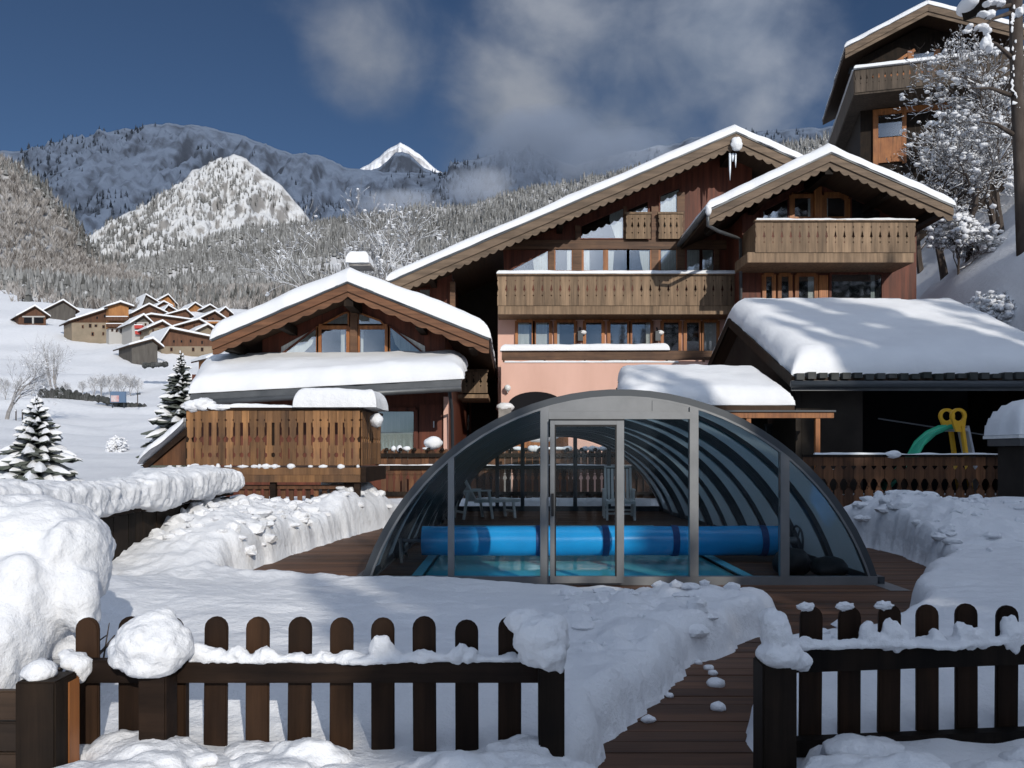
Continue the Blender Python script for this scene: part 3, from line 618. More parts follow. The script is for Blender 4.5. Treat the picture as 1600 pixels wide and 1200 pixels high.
O('snow_clump', MB().blob((X_(1150, YR), YR-.08, Z_(226, YR)), (.2, .12, .26), .3, 2, 3, 6), M['roof_snow'], big, smooth=True)
# the small balcony in the recess
sb = wbox(big, 'balcony', 712, 763, 616, 622, 27.4, 29.8, 'balcony_wood')
sb['label'] = 'small carved balcony in the dark recess'
rail_boards(sb, 718, 762, 581, 614, 27.38, 4)
wbox(sb, 'handrail', 716, 763, 577, 580.8, 27.3, 27.5, 'balcony_wood')
window(big, rect(655, 673, 452, 480), YW+.2, CW, .06, [rect(656, 672, 453, 479)])
window(big, rect(711, 735, 622, 690), 33.5, CW, .08, [rect(722, 733, 648, 672)])

# ------------------------------------------------------------------ the wing with its own gable
WR, WW, WB = 25.8, 27.8, 26.3
wing = T('gabled_wing_chalet', 'gabled chalet with carved balcony on the right, overlapping the larger chalet', 'chalet', (11, 28, 0))
gable_roof(wing, WR, 40, (1298, 238), (1106, 329), (1490, 322), .36, .47, 'barge_wood', .3, 6, Yw=WW)
O('wall', MB().prism(px([(1160, 640), (1432, 640), (1432, 335), (1298, 262), (1160, 335)], WW), WW, 39), M['brown_cladding'], wing)
window(wing, [(1236, 344), (1270, 344), (1270, 306), (1236, 306)], WW, 'orange_wood', .2, [rect(1262, 1268, 308, 343)])
window(wing, [(1286, 344), (1323, 344), (1323, 312), (1314, 306), (1286, 306)], WW, 'orange_wood', .2, [rect(1288, 1293, 308, 343)])
wbox(wing, 'post', 1273, 1284, 292, 345, WW-.2, WW-.004, 'orange_wood')
window(wing, [(1190, 344), (1231, 344), (1231, 310), (1190, 330)], WW, CW, .06, [[(1190, 344), (1194, 344), (1194, 331), (1190, 332)]])
window(wing, [(1328, 344), (1375, 344), (1375, 330), (1328, 308)], WW, CW, .06)
window(wing, [(1238, 303), (1270, 303), (1270, 290)], WW, CW, .05)
for u0, u1, c in ((1193, 1208, 0), (1217, 1234, 0), (1244, 1274, 1)):
    window(wing, rect(u0, u1, 430, 520), WW, 'orange_wood', .13, [rect(1262, 1272, 431, 519)] if c else ([rect(1193, 1196, 431, 519)] if u0 < 1200 else []))
wbox(wing, 'post', 1280, 1294, 430, 520, WW-.12, WW-.003, 'orange_wood')
window(wing, rect(1296, 1378, 428, 520), WW, CW, .08, [rect(1360, 1366, 430, 518)], cm='slate_curtain')
wb = wbox(wing, 'balcony', 1168, 1428, 394, 410, WB, WW-.003, 'balcony_wood')
rail_boards(wb, 1180, 1431, 347, 394.4, WB-.03, 18)
O('handrail', MB().box(X_(1178, WB), X_(1432, WB), WB-.1, WB+.1, Z_(347, WB)+.003, Z_(344.5, WB)), M['balcony_wood'], wb)
O('snow_layer', snow_strip(MB(), (X_(1180, WB), WB, Z_(345, WB)), (X_(1430, WB), WB, Z_(345, WB)), .22, .07, 5, 60, .03), M['roof_snow'], wb, smooth=True, recalc=False)
for x in (X_(1181, WB), X_(1429, WB)): O('side_rail', MB().box(x, x+.03, WB+.11, WW-.004, Z_(394, WB), Z_(347, WB)), M['balcony_wood'], wb)
lr = wbox(wing, 'lower_rail', 1160, 1410, 469, 476, WB, WB+.15, 'beam_wood')
O('snow_layer', snow_strip(MB(), (X_(1162, WB), WB+.07, Z_(469.5, WB)), (X_(1408, WB), WB+.07, Z_(469.5, WB)), .2, .09, 15, 40, .02), M['roof_snow'], lr, smooth=True, recalc=False)
pipe = [q(1106, 336, WR), q(1106, 352, WR+.1), q(1122, 361, WR+.3), q(1150, 371, 27.4), q(1157, 374, 27.6), q(1158, 640, 27.65)]
O('downpipe', MB().tube(pipe, .06, 8), M['zinc'], wing, smooth=True)
O('gutter', MB().tube([q(1102, 331, WR), q(1102, 331, WR)+Vector((0, 14, 0))], .09, 8), M['zinc'], wing, smooth=True)
O('snow_clump', MB().blob(q(1107, 328, WR-.05), (.1, .12, .2), .3, 2, 3, 12), M['roof_snow'], wing, smooth=True)

# ------------------------------------------------------------------ the small chalet on the left
SR, SW = 22.5, 24.0
sm = T('small_chalet', 'small chalet with gable windows and draped curtains left of the pool', 'chalet', (-4.5, 24, 0))
gable_roof(sm, SR, 34, (543, 440), (331, 531), (764, 529), .54, .44, 'chalet_barge', .42, 9, cut=.06, Yw=SW)
O('wall', MB().prism(px([(410, 560), (695, 560), (695, 510), (549, 448), (410, 510)], SW), SW, 33), M['brown_cladding'], sm, label='gable wall')
window(sm, rect(499, 546, 511, 556), SW, 'orange_wood', .16, [rect(533, 539, 513, 555)])
window(sm, rect(559, 606, 511, 556), SW, 'orange_wood', .16, [rect(564, 568, 513, 555)])
window(sm, [(505, 508), (545, 508), (545, 489), (538, 490)], SW, 'orange_wood', .05, [[(506, 507), (544, 507), (544, 490), (537, 491)]])
window(sm, [(560, 508), (600, 508), (595, 502), (560, 489)], SW, 'orange_wood', .05, [[(561, 507), (598, 507), (594, 503), (561, 490)]])
wbox(sm, 'post', 547, 558, 470, 556, SW-.2, SW-.004, 'beam_wood')
window(sm, [(438, 556), (497, 556), (497, 512), (494, 513)], SW, CW, .05, [[(440, 556), (470, 556), (488, 538), (496, 515), (492, 514), (440, 542)]])
window(sm, [(608, 556), (667, 556), (612, 512), (608, 511)], SW, CW, .05, [[(632, 556), (665, 556), (664, 541), (613, 514), (611, 516), (618, 538)]])
ch = O('chimney', MB().box(-5.0, -4.3, 27.5, 28.2, 5.5, 7.35), M['stone'], sm)
O('chimney_cap', MB().box(X_(542, 27), X_(576, 27), 27.3, 28.1, Z_(415, 27.3), Z_(411, 27.3)), M['stone'], ch)
O('snow_layer', snow_slab(MB(), (X_(541, 27.3), 27.2, Z_(411, 27.3)), (X_(577, 27.3), 27.2, Z_(411, 27.3)), (X_(577, 27.3), 28.2, Z_(411, 27.3)), (X_(541, 27.3), 28.2, Z_(411, 27.3)), .45, r=.2, n=8, m=8, seed=4), M['roof_snow'], ch, smooth=True, recalc=False)
lt = T('lean_to_roof', None, None, (0, 0, 0)); lt.parent = sm; lt.location = -wl(sm)
a, b, c, d = q(298, 616, 21.4), q(721, 593, 20.9), q(727, 572, 23.9), q(318, 578, 23.9)
O('roof_sheet', MB().add([a, b, c, d]+[p-Vector((0, 0, .12)) for p in (a, b, c, d)], [(0, 1, 2, 3), (7, 6, 5, 4), (0, 4, 5, 1), (1, 5, 6, 2), (2, 6, 7, 3), (3, 7, 4, 0)]), M['zinc'], lt)
up = Vector((0, 0, .02))
O('snow_layer', snow_slab(MB(), a+up, b+up, c+up, d+up, .46, (1, 1, 0, 1), n=40, m=18, seed=21, bump=.04, over=.05), M['roof_snow'], lt, smooth=True, recalc=False)
O('fascia', MB().bar(a-Vector((0, .02, .2)), b-Vector((0, .02, .2)), .05, .22), M['zinc'], lt)
O('gutter', MB().tube([a-Vector((0, .12, .24)), b-Vector((0, .12, .24))], .075, 8), M['zinc'], lt, smooth=True)
O('scalloped_trim', MB().prism(bargecut((X_(590, 22.2), Z_(606, 22.2)), (X_(712, 22.2), Z_(600, 22.2)), .14, .36, .09), 22.2, 22.24), M['brown_cladding'], lt)
O('wall', MB().box(X_(300, 23), X_(700, 23), 23, 33, -.4, Z_(585, 23)), M['brown_cladding'], sm, label='ground floor wall of brown boards')
window(sm, rect(588, 650, 640, 722), 23, CW, .12, [rect(590, 648, 642, 721)], cm='slate_curtain', name='glass_door')
wbox(sm, 'shutter_panel', 655, 691, 632, 725, 22.94, 22.996, 'brown_cladding')
O('handle', MB().box(X_(677, 22.9), X_(678.5, 22.9), 22.88, 22.935, Z_(668, 22.9), Z_(658, 22.9)), M['white_plastic'], sm)
wbox(sm, 'corner_post', 693, 700, 620, 730, 22.9, 23.2, 'pink_wall')
O('downpipe', MB().tube([q(702, 610, 21.2), q(706, 640, 22.6), q(708, 740, 22.6)], .05, 8), M['dark_metal'], sm, smooth=True)

# ------------------------------------------------------------------ open shelter and lean-to on the right
cp = T('open_shelter', 'dark open shelter with thick snow on its wide roof, on the right', 'shelter', (10, 22, 0))
a, b, c, d = Vector((6.86, 19.5, 3.22)), Vector((14.2, 19.5, 3.22)), Vector((14.2, 25.2, 5.62)), Vector((6.86, 25.2, 5.62))
e, f_ = Vector((6.86, 30.4, 3.3)), Vector((14.2, 30.4, 3.3)); dn = Vector((0, 0, -.16))
rf = O('roof', MB().add([a, b, c, d, e, f_]+[p+dn for p in (a, b, c, d, e, f_)], [(0, 1, 2, 3), (3, 2, 5, 4), (6, 9, 8, 7), (9, 10, 11, 8), (0, 6, 7, 1), (1, 7, 8, 2), (2, 8, 11, 5), (5, 11, 10, 4), (4, 10, 9, 3), (3, 9, 6, 0)]), M['soffit'], cp)
up = Vector((0, 0, .02)); ov = Vector((0, .1, 0))
sn = snow_slab(MB(), a+up+ov, b+up+ov, c+up, d+up, .62, (1, 1, 0, 1), n=40, m=30, seed=31, bump=.03, r=.6)
snow_slab(sn, d+up, c+up, f_+up, e+up, .62, (0, 1, 1, 1), n=30, m=20, seed=31, bump=.03, r=.6)
O('snow_layer', sn, M['roof_snow'], rf, smooth=True, recalc=False)
tl = MB()
for k in range(26): tl.box(6.9+k*.28, 6.9+k*.28+.19, 19.38, 19.75, 3.16+.02*(k % 3), 3.30+RNG.uniform(0, .05))
O('roof_edge', tl, M['hedge_dark'], rf)
O('gutter', MB().tube([(6.75, 19.36, 3.05), (14.3, 19.36, 3.05)], .085, 8), M['dark_metal'], rf, smooth=True)
O('fascia', MB().box(6.8, 14.2, 19.46, 19.5, 2.9, 3.15), M['zinc'], rf)
for s_, (p, r_) in enumerate(((a, d), (d, e))):
    O('barge_board', MB().bar(p+Vector((-.03, 0, -.1)), r_+Vector((-.03, 0, -.1)), .05, .26, up=(0, -.45, 1)), M['dark_wood'], rf)
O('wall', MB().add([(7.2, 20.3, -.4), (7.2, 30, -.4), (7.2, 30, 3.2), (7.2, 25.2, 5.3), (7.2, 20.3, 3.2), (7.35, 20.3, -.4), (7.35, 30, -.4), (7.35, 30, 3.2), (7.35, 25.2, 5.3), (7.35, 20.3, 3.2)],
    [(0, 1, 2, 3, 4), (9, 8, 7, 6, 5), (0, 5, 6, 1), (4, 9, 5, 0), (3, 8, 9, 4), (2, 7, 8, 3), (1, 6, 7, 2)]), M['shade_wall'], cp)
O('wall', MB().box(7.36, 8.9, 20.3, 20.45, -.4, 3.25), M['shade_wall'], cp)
O('wall', MB().box(7.36, 14, 24.5, 24.7, -.4, 5.4), M['unlit_dark'], cp)
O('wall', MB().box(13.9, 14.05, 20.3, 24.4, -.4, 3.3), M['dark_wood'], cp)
O('post', MB().box(13.0, 13.18, 19.7, 19.88, -.4, 3.0), M['terrace_wood'], cp)
O('tie_rod', MB().tube([(9.2, 20.1, 2.25), (12.4, 20.0, 1.75)], .02, 6), M['zinc'], cp)
ln = T('lean_to_shelter', 'low shelter with snowy roof and yellow eave beam beside the open shelter', 'shelter', (5, 20, 0))
a, b, c, d = q(962, 634, 19.25), q(1246, 642, 19.25), q(1190, 590, 22.2), q(966, 590, 22.2)
b = Vector((6.8, 19.25, a.z)); c = Vector((6.8, 22.2, d.z)); a.x = 2.5; d.x = 2.95
rf = O('roof', MB().add([a, b, c, d]+[p+dn for p in (a, b, c, d)], [(0, 1, 2, 3), (7, 6, 5, 4), (0, 4, 5, 1), (1, 5, 6, 2), (2, 6, 7, 3), (3, 7, 4, 0)]), M['soffit'], ln)
O('snow_layer', snow_slab(MB(), a+up, b+up, c+up, d+up, .40, (1, 1, 1, 1), n=40, m=24, seed=41, bump=.03), M['roof_snow'], rf, smooth=True, recalc=False)
O('eave_beam', MB().box(2.6, X_(1303, 19.1), 19.1, 19.22, Z_(653, 19.1), Z_(644, 19.1)), M['orange_wood'], ln, label='yellow eave beam')
O('cover_strip', MB().box(2.6, X_(1305, 19.1), 19.05, 19.3, Z_(643.8, 19.1), Z_(641, 19.1)), M['dark_metal'], ln)
for u in (1278, 1170): wbox(ln, 'post', u-3.5, u+3.5, 653, 740, 19.13, 19.23, 'orange_wood')
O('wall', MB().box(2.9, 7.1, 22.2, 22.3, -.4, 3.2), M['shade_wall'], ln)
wn = wbox(ln, 'window', 1195, 1250, 662, 705, 22.1, 22.18, 'dark_metal')
O('pane', MB().box(X_(1198, 22.1), X_(1247, 22.1), 22.08, 22.095, Z_(702, 22.1), Z_(665, 22.1)), M['window_glass'], wn)

# a low snowed-up hut at the right edge
hut = T('garden_hut', 'low hut under a rounded snow load at the right edge', 'hut', (9.2, 13.5, 0))
rf = O('roof', MB().box(8.3, 10.6, 13.1, 14.1, Z_(684, 13), Z_(679, 13)), M['white_plastic'], hut)
O('snow_layer', snow_slab(MB(), (8.3, 13.12, Z_(678.5, 13)), (10.6, 13.12, Z_(678.5, 13)), (10.6, 14.1, Z_(678.5, 13)), (8.3, 14.1, Z_(678.5, 13)), .66, (1, 1, 1, 1), r=.45, n=20, m=16, seed=51), M['roof_snow'], rf, smooth=True, recalc=False)
O('fascia', MB().box(8.35, 10.5, 13.15, 14.05, Z_(696, 13), Z_(684.3, 13)), M['zinc'], hut)
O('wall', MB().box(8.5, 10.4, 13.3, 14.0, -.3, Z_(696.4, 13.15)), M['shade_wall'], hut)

# ------------------------------------------------------------------ the chalet high on the slope, turned a little away
hc = T('hillside_chalet', 'chalet with wrap-around balcony high on the slope behind the trees', 'chalet', (20.8, 40, 0)); ROT = math.radians(-14.6)
def LO(name, mb, m_, par, **k):                     # parts in the chalet's own axes
    o = O(name, mb, m_, None, **k); o.parent = par; return o
hc.rotation_euler.z = ROT
ap, le, ri = (0, 23.85), (-3.85, 22.15), (4.4, 22.0)
m = MB(); m.prism([le, ap, (0, 23.65), (le[0], le[1]-.2)], .05, 9.4); m.prism([ap, ri, (ri[0], ri[1]-.2), (0, 23.65)], .05, 9.4)
rf = LO('roof', m, M['soffit'], hc)
s_ = MB(); snow_slab(s_, (le[0]-.05, -.04, le[1]+.02), (0, -.04, ap[1]+.02), (0, 9.4, ap[1]+.02), (le[0]-.05, 9.4, le[1]+.02), .34, (1, 0, 1, 1), n=14, m=14, seed=61)
snow_slab(s_, (0, -.04, ap[1]+.02), (ri[0], -.04, ri[1]+.02), (ri[0], 9.4, ri[1]+.02), (0, 9.4, ap[1]+.02), .34, (1, 1, 1, 0), n=14, m=14, seed=61)
LO('snow_layer', s_, M['roof_snow'], rf, smooth=True, recalc=False)
for P_, Q_ in ((le, ap), (ap, ri)):
    LO('barge_board', MB().prism([P_, Q_, (Q_[0], Q_[1]-.32), (P_[0], P_[1]-.32)], 0, .05), M['barge_wood'], rf)
    LO('barge_board', MB().prism([(P_[0], P_[1]-.3), (Q_[0], Q_[1]-.3), (Q_[0], Q_[1]-.5), (P_[0], P_[1]-.5)], .053, .09), M['barge_wood'], rf)
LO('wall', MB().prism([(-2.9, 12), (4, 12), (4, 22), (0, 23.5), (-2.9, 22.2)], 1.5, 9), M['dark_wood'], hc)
for x, z, w_, h_ in ((-.5, 20.6, .14, 1.7), (.75, 20.6, .14, 1.6)): LO('post', MB().box(x-w_, x+w_, 1.38, 1.49, z, z+h_), M['orange_wood'], hc)
LO('window', MB().bar((-2.3, 1.42, 21.1), (-.3, 1.42, 22.3), .1, .16).bar((-2.3, 1.42, 21.1), (.6, 1.42, 21.1), .1, .14), M['orange_wood'], hc)
LO('pane', MB().prism([(-.35, 21.2), (.6, 21.2), (.6, 22.1), (-.35, 22.1)], 1.44, 1.47), M['window_glass'], hc)
LO('curtain', MB().prism([(-.3, 21.2), (.2, 21.2), (.5, 22.0), (-.3, 22.0)], 1.475, 1.49), M['curtain'], hc)
hb = LO('balcony', MB().box(-3.5, 4.4, -.6, 1.49, 19.45, 19.62).box(-3.5, -2.91, 1.5, 9, 19.45, 19.62), M['shade_toned_wood'], hc)
me_ = mesh('balcony_board', MB().prism(board_outline(.278, 1.15, [(.45, dot_cut(.03)), (.6, tree_cut(.05, .28))]), 0, .03), M['shade_toned_wood'])
for k in range(28):
    o = bpy.data.objects.new('balcony_board', me_); COL.objects.link(o); o.parent = hb; o.location = (-3.5+.14+k*.282, -.64, 19.55)
LO('side_rail', MB().box(-3.54, -3.5, -.6, 9, 19.5, 20.72), M['shade_toned_wood'], hb)
s_ = MB(); snow_strip(s_, (-3.55, -.62, 20.73), (4.4, -.62, 20.73), .3, .2, 3, 30); snow_strip(s_, (-3.52, -.5, 20.73), (-3.52, 9, 20.73), .2, .1, 4, 20)
LO('snow_layer', s_, M['roof_snow'], hb, smooth=True, recalc=False)
dr = LO('door', MB().box(-2.3, -2.05, 1.38, 1.49, 16.5, 19.1).box(-.9, -.7, 1.38, 1.49, 16.5, 19.1).box(-2.3, 1.5, 1.36, 1.49, 19.1, 19.4).box(-2.04, -.91, 1.4, 1.48, 16.6, 17.9), M['orange_wood'], hc)
LO('pane', MB().box(-2.04, -.91, 1.42, 1.46, 17.95, 19.05), M['window_glass'], dr)
chm = LO('chimney', MB().box(-3.3, -2.6, 2.4, 3.1, 22.2, 23.25), M['dark_metal'], hc)
LO('snow_layer', MB().blob((-2.95, 2.75, 23.3), (.42, .42, .2), .1, 2, 3, 3), M['roof_snow'], chm, smooth=True)
an = LO('annex_roof', MB().box(-4.4, -2, 12, 15, 20.1, 20.3), M['barge_wood'], hc)
LO('snow_layer', MB().blob((-3.2, 13, 20.35), (1.35, 1.2, .3), .1, 1.5, 3, 5), M['roof_snow'], an, smooth=True)
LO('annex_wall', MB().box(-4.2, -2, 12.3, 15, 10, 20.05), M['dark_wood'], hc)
# the corner of a nearer roof at the top of the picture
nr = T('neighbour_roof', 'dark roof corner with snow hanging in at the top right', 'roof', (24, 30, 19))
O('eave', MB().bar(q(1522, 14, 30), q(1590, -22, 30)+Vector((0, 1, 0)), .9, .5), M['dark_wood'], nr)
O('snow_layer', MB().blob(q(1516, 4, 30)+Vector((.1, .3, .05)), (.35, .6, .3), .15, 1.5, 3, 8), M['roof_snow'], nr, smooth=True)

# ------------------------------------------------------------------ the village on the far slope
def village_chalet(name, label, u0, u1, ua, va, ve, vb, Y, wall='village_wood', low=None, vs=None, wins=(), dep=7, bals=(), cat='chalet', skew=-.9):
    """gable towards us: u0..u1 wall, apex (ua, va), eaves at ve, foot at vb; low: second wall material below vs"""
    k = Y/F; cx = X_((u0+u1)/2, Y); t = T(name, label, cat, (cx, Y, Z_(vb, Y)), 'chalets of the village on the slope'); oh = 1.1
    x0, x1, xa = X_(u0, Y), X_(u1, Y), X_(ua, Y); za, ze, zb = Z_(va, Y), Z_(ve, Y), Z_(vb, Y)-2.5
    sh = lambda mb: [mb.v.__setitem__(i, (p[0]+skew*(p[1]-Y), p[1], p[2])) for i, p in enumerate(mb.v)] and mb
    sl = (za-ze)/max(xa-x0, .5); sr = (za-ze)/max(x1-xa, .5)
    zs = Z_(vs, Y) if vs else zb
    O('wall', sh(MB().prism([(x0, zs), (x1, zs), (x1, ze), (xa, za-.1), (x0, ze)], Y, Y+dep)), M[wall], t)
    if vs: O('wall', sh(MB().box(x0+.05, x1-.05, Y+.03, Y+dep, zb, zs-.01)), M[low], t)
    L_, R_ = (x0-oh, ze-sl*oh), (x1+oh, ze-sr*oh)
    rf = O('roof', sh(MB().prism([L_, (xa, za), (xa, za-.3), (L_[0], L_[1]-.3)], Y-oh, Y+dep+oh).prism([(xa, za), R_, (R_[0], R_[1]-.3), (xa, za-.3)], Y-oh, Y+dep+oh)), M['soffit'], t)
    s = sh(MB().prism([(L_[0]-.1, L_[1]), (L_[0], L_[1]+.45), (xa, za+.55), (R_[0], R_[1]+.45), (R_[0]+.1, R_[1]), (xa, za+.01)], Y-oh-.1, Y+dep+oh))
    O('snow_layer', s, M['roof_snow'], rf)
    for (a, b, c, d) in wins:
        w = O('window', MB().box(X_(a, Y), X_(b, Y), Y-.1, Y-.005, Z_(d, Y), Z_(c, Y)), M['village_wood'], t)
        O('pane', MB().box(X_(a, Y)+.12, X_(b, Y)-.12, Y-.13, Y-.103, Z_(d, Y)+.12, Z_(c, Y)-.12), M['unlit_dark'], w)
    for (a, b, c, d, mm) in bals:
        o = O('balcony', MB().box(X_(a, Y), X_(b, Y), Y-1.2, Y-.004, Z_(d, Y), Z_(c, Y)), M[mm], t)
        O('snow_layer', MB().box(X_(a, Y)-.05, X_(b, Y)+.05, Y-1.25, Y-.9, Z_(c, Y)+.01, Z_(c, Y)+.22), M['roof_snow'], o)
    return t
VC = village_chalet
c1 = VC('village_chalet', 'brown village chalet with two white-framed garage bays, leftmost of the village', 29, 72, 53, 479, 492, 506, 262)
for a, b in ((38, 51), (54, 68)): O('garage_bay', MB().box(X_(a, 262), X_(b, 262), 261.8, 261.99, Z_(505, 262), Z_(496, 262)), M['unlit_dark'], c1)
O('garage_frame', MB().box(X_(36, 262), X_(71, 262), 261.6, 261.8, Z_(496, 262), Z_(494, 262)).box(X_(51.2, 262), X_(53.8, 262), 261.6, 261.79, Z_(506, 262), Z_(496.1, 262)), M['white_wall'], c1)
VC('village_barn', 'plain dark grey barn beside the leftmost village chalet', 69, 118, 97, 470, 484, 503, 282, 'barn_grey', cat='barn')
v3 = VC('village_chalet', 'large cream-walled village house under one long roof slope', 112, 172, 168, 482, 500, 527, 238, 'village_wood', 'beige_wall', 504, [(120, 124, 500, 503), (150, 154, 494, 499), (162, 166, 491, 497), (128, 131, 508, 513), (139, 143, 506, 512), (148, 152, 507, 511), (160, 164, 508, 513), (143, 147, 519, 525), (160, 163, 519, 524)])
v3b = VC('village_chalet', 'tall village house with stacked orange wooden balconies', 170, 201, 186, 473, 478, 527, 236, 'village_orange', 'white_wall', 513, [(174, 177, 514, 518), (181, 184, 515, 519), (188, 192, 514, 520)], bals=[(169, 202, 496, 502, 'village_wood'), (169, 202, 507, 512, 'village_wood')])
VC('village_chalet', 'white village house with red balconies', 206, 233, 222, 493, 503, 529, 228, 'barn_grey', 'white_wall', 503, [(211, 214, 505, 509), (226, 229, 505, 509)], bals=[(213, 225, 509, 514, 'red_paint'), (214, 222, 518, 523, 'red_paint')])
VC('village_chalet', 'small beige village house right of the white one with red balconies', 233, 264, 251, 503, 511, 527, 222, 'village_wood', 'beige_wall', 512, [(238, 241, 514, 520), (247, 250, 515, 520)], bals=[(244, 262, 520, 524, 'village_wood')])
VC('village_barn', 'lone low barn standing in front of the village', 206, 246, 236, 530, 538, 553, 200, 'barn_grey', cat='barn', dep=8)
VC('village_chalet', 'dark brown village chalet behind the tall orange balconies', 208, 256, 231, 476, 488, 495, 298, wins=[(214, 217, 486, 489), (243, 246, 486, 489)])
VC('village_chalet', 'dark gable at the upper left of the village cluster', 222, 246, 226, 461, 473, 480, 335, 'barn_grey')
VC('village_chalet', 'ochre gable topmost in the village cluster', 238, 273, 261, 461, 474, 484, 340, 'village_orange')
VC('village_chalet', 'small gable tucked below the ochre topmost gable', 246, 264, 254, 472, 477, 484, 318)
VC('village_chalet', 'little dark gable between ochre gable and brown chalet', 256, 271, 261, 478, 484, 491, 306)
VC('village_chalet', 'low dark chalet with one white slope in the middle of the village', 262, 296, 288, 484, 491, 497, 296)
VC('village_chalet', 'bright orange gable in the upper right of the village', 293, 316, 303, 474, 482, 490, 322, 'village_orange')
VC('village_chalet', 'dark green-grey gable right of the bright orange one', 317, 334, 326, 477, 482, 489, 320, 'barn_grey')
VC('village_chalet', 'rightmost dark gable of the village, half behind the small chalet', 341, 358, 350, 481, 488, 496, 300)
VC('village_chalet', 'large brown and ochre chalet on the right of the village', 306, 352, 333, 487, 500, 514, 262, wins=[(322, 326, 496, 500), (331, 335, 496, 500)], bals=[(312, 350, 503, 506, 'village_orange')])
VC('village_chalet', 'long low roof between white house and brown chalet', 210, 300, 240, 492, 500, 507, 258, dep=14, skew=.2)
VC('village_chalet', 'dark chalet under a broad roof above the long hall', 268, 328, 308, 500, 511, 520, 238, wins=[(285, 288, 508, 512), (302, 305, 507, 511)])
VC('village_chalet', 'pinkish low gable right of the dark broad roof', 308, 332, 322, 508, 515, 522, 232, 'beige_wall')
hall = VC('village_chalet', 'long village hall with white roof nearest to the small chalet', 252, 336, 262, 514, 529, 552, 212, 'village_wood', 'beige_wall', 541, [(270, 274, 531, 536), (282, 286, 531, 536), (296, 300, 530, 536), (314, 318, 532, 538), (266, 270, 543, 549), (300, 304, 543, 549), (314, 318, 543, 549)], dep=12)
VC('village_hut', 'tiny orange hut at the foot of the village', 326, 342, 334, 555, 558, 568, 165, 'village_orange', cat='hut', dep=4)
# snowy field: walls, sign, lamps, poles
def ridge_heap(name, label, cat, pts, Y, h, w, mt, seed, n=26):
    o = MB(); r = np.random.default_rng(seed); us = [p[0] for p in pts]; vs = [p[1] for p in pts]
    for k in range(n):
        u = us[0]+(us[-1]-us[0])*(k+.5)/n; v = np.interp(u, us, vs); p = q(u, v, Y)
        o.blob((p.x, p.y+r.uniform(-.3, .3), p.z), (abs(us[-1]-us[0])/n*Y/F*.95, w, h*r.uniform(.7, 1.25)), .4, 2, 2, seed+k)
    t = O(name, o, M[mt], None, label=label, cat=cat); return t
dry = ridge_heap('dry_stone_wall', 'longer dark dry stone wall across the snowy field', 'stone wall', [(64, 617), (100, 618), (130, 625), (150, 628)], 128, 1.1, .9, 'hedge_dark', 3)
dry2 = ridge_heap('dry_stone_wall', 'short dark dry stone wall under the blue sign', 'stone wall', [(152, 622), (190, 632), (228, 638)], 124, .6, .7, 'hedge_dark', 33, 18)
ridge_heap('dry_stone_wall', 'short dark wall below the village hall', 'stone wall', [(224, 571), (262, 569)], 160, .55, .8, 'hedge_dark', 63, 12)
sg = T('info_board', 'blue board with a pale picture standing on the snowy field', 'sign', (*q(185, 630, 122)[:2], Z_(630, 122)))
O('panel', MB().box(X_(173, 122), X_(197, 122), 121.8, 122.1, Z_(629, 122), Z_(612, 122)), M['sign_blue'], sg)
O('picture', MB().box(X_(174.5, 122), X_(187, 122), 121.76, 121.79, Z_(628, 122), Z_(618, 122)), M['sign_print'], sg)
for u in (176, 194): O('post', MB().box(X_(u, 122)-.06, X_(u, 122)+.06, 121.9, 122, Z_(640, 122), Z_(629, 122)), M['dark_metal'], sg)
for i, (u, v0, v1, Y, lb) in enumerate(((215, 614, 632, 120, 'thin street lamp right of the blue board'), (33, 590, 618, 150, 'thin pole at the left end of the field'), (25, 640, 664, 95, 'left of two thin poles by the snowy road'), (35, 640, 664, 95, 'right of two thin poles by the snowy road'))):
    t = T('street_lamp' if i == 0 else 'field_pole', lb, 'street lamp' if i == 0 else 'pole', q(u, v1, Y))
    O('post', MB().tube([q(u, v1+2, Y), q(u, v0, Y)], .07, 6), M['bark'], t)
    if i == 0: O('lamp_head', MB().box(X_(u, Y)-.12, X_(u+3, Y)+.1, Y-.15, Y+.15, Z_(v0+2.6, Y), Z_(v0, Y)), M['dark_metal'], t)

# ------------------------------------------------------------------ pool deck and the snow lying round it
deck = T('pool_deck', None, None, (1, 10, 0), kind='structure')
POOL = (-1.0, 2.55, 8.75, 15.0)
pitch = .142; k = 0; y = 2.2; me_cache = {}
while y < 19.3:
    x = -4.2+RNG.uniform(-.4, 0)
    segs = []
    inpool = POOL[2]-.05 < y+pitch/2 < POOL[3]+.05
    cuts = [(-4.3, POOL[0]-.12), (POOL[1]+.12, 6.6)] if inpool else ([(-.8, 2.6)] if y < 3.6 else ([(-4.3, .8+RNG.uniform(-.8, .8)), (None, 6.6)] if y > 7 else [(-.3, 5.2)]))
    last = None
    for a, b in cuts:
        a = last if a is None else a
        key = (round(b-a, 2),)
        if key not in me_cache: me_cache[key] = mesh('plank', MB().box(0, round(b-a, 2)-.004, 0, pitch-.007, -.03, 0), M['deck_wood'])
        o = bpy.data.objects.new('plank', me_cache[key]); COL.objects.link(o); o.parent = deck; o.location = Vector((a, y, RNG.uniform(-.002, .002)))-wl(deck); last = b
    y += pitch
O('deck_base', MB().box(-4.4, POOL[0]-.1, 2, 19.5, -.3, -.05).box(POOL[1]+.1, 6.7, 2, 19.5, -.3, -.05).box(POOL[0]-.1, POOL[1]+.1, 2, POOL[2]-.1, -.3, -.05).box(POOL[0]-.1, POOL[1]+.1, POOL[3]+.1, 19.5, -.3, -.05), M['dark_wood'], deck)
pool = T('swimming_pool', 'blue swimming pool under the arched glass enclosure', 'swimming pool', (.8, 12, 0))
x0, x1, y0, y1 = POOL
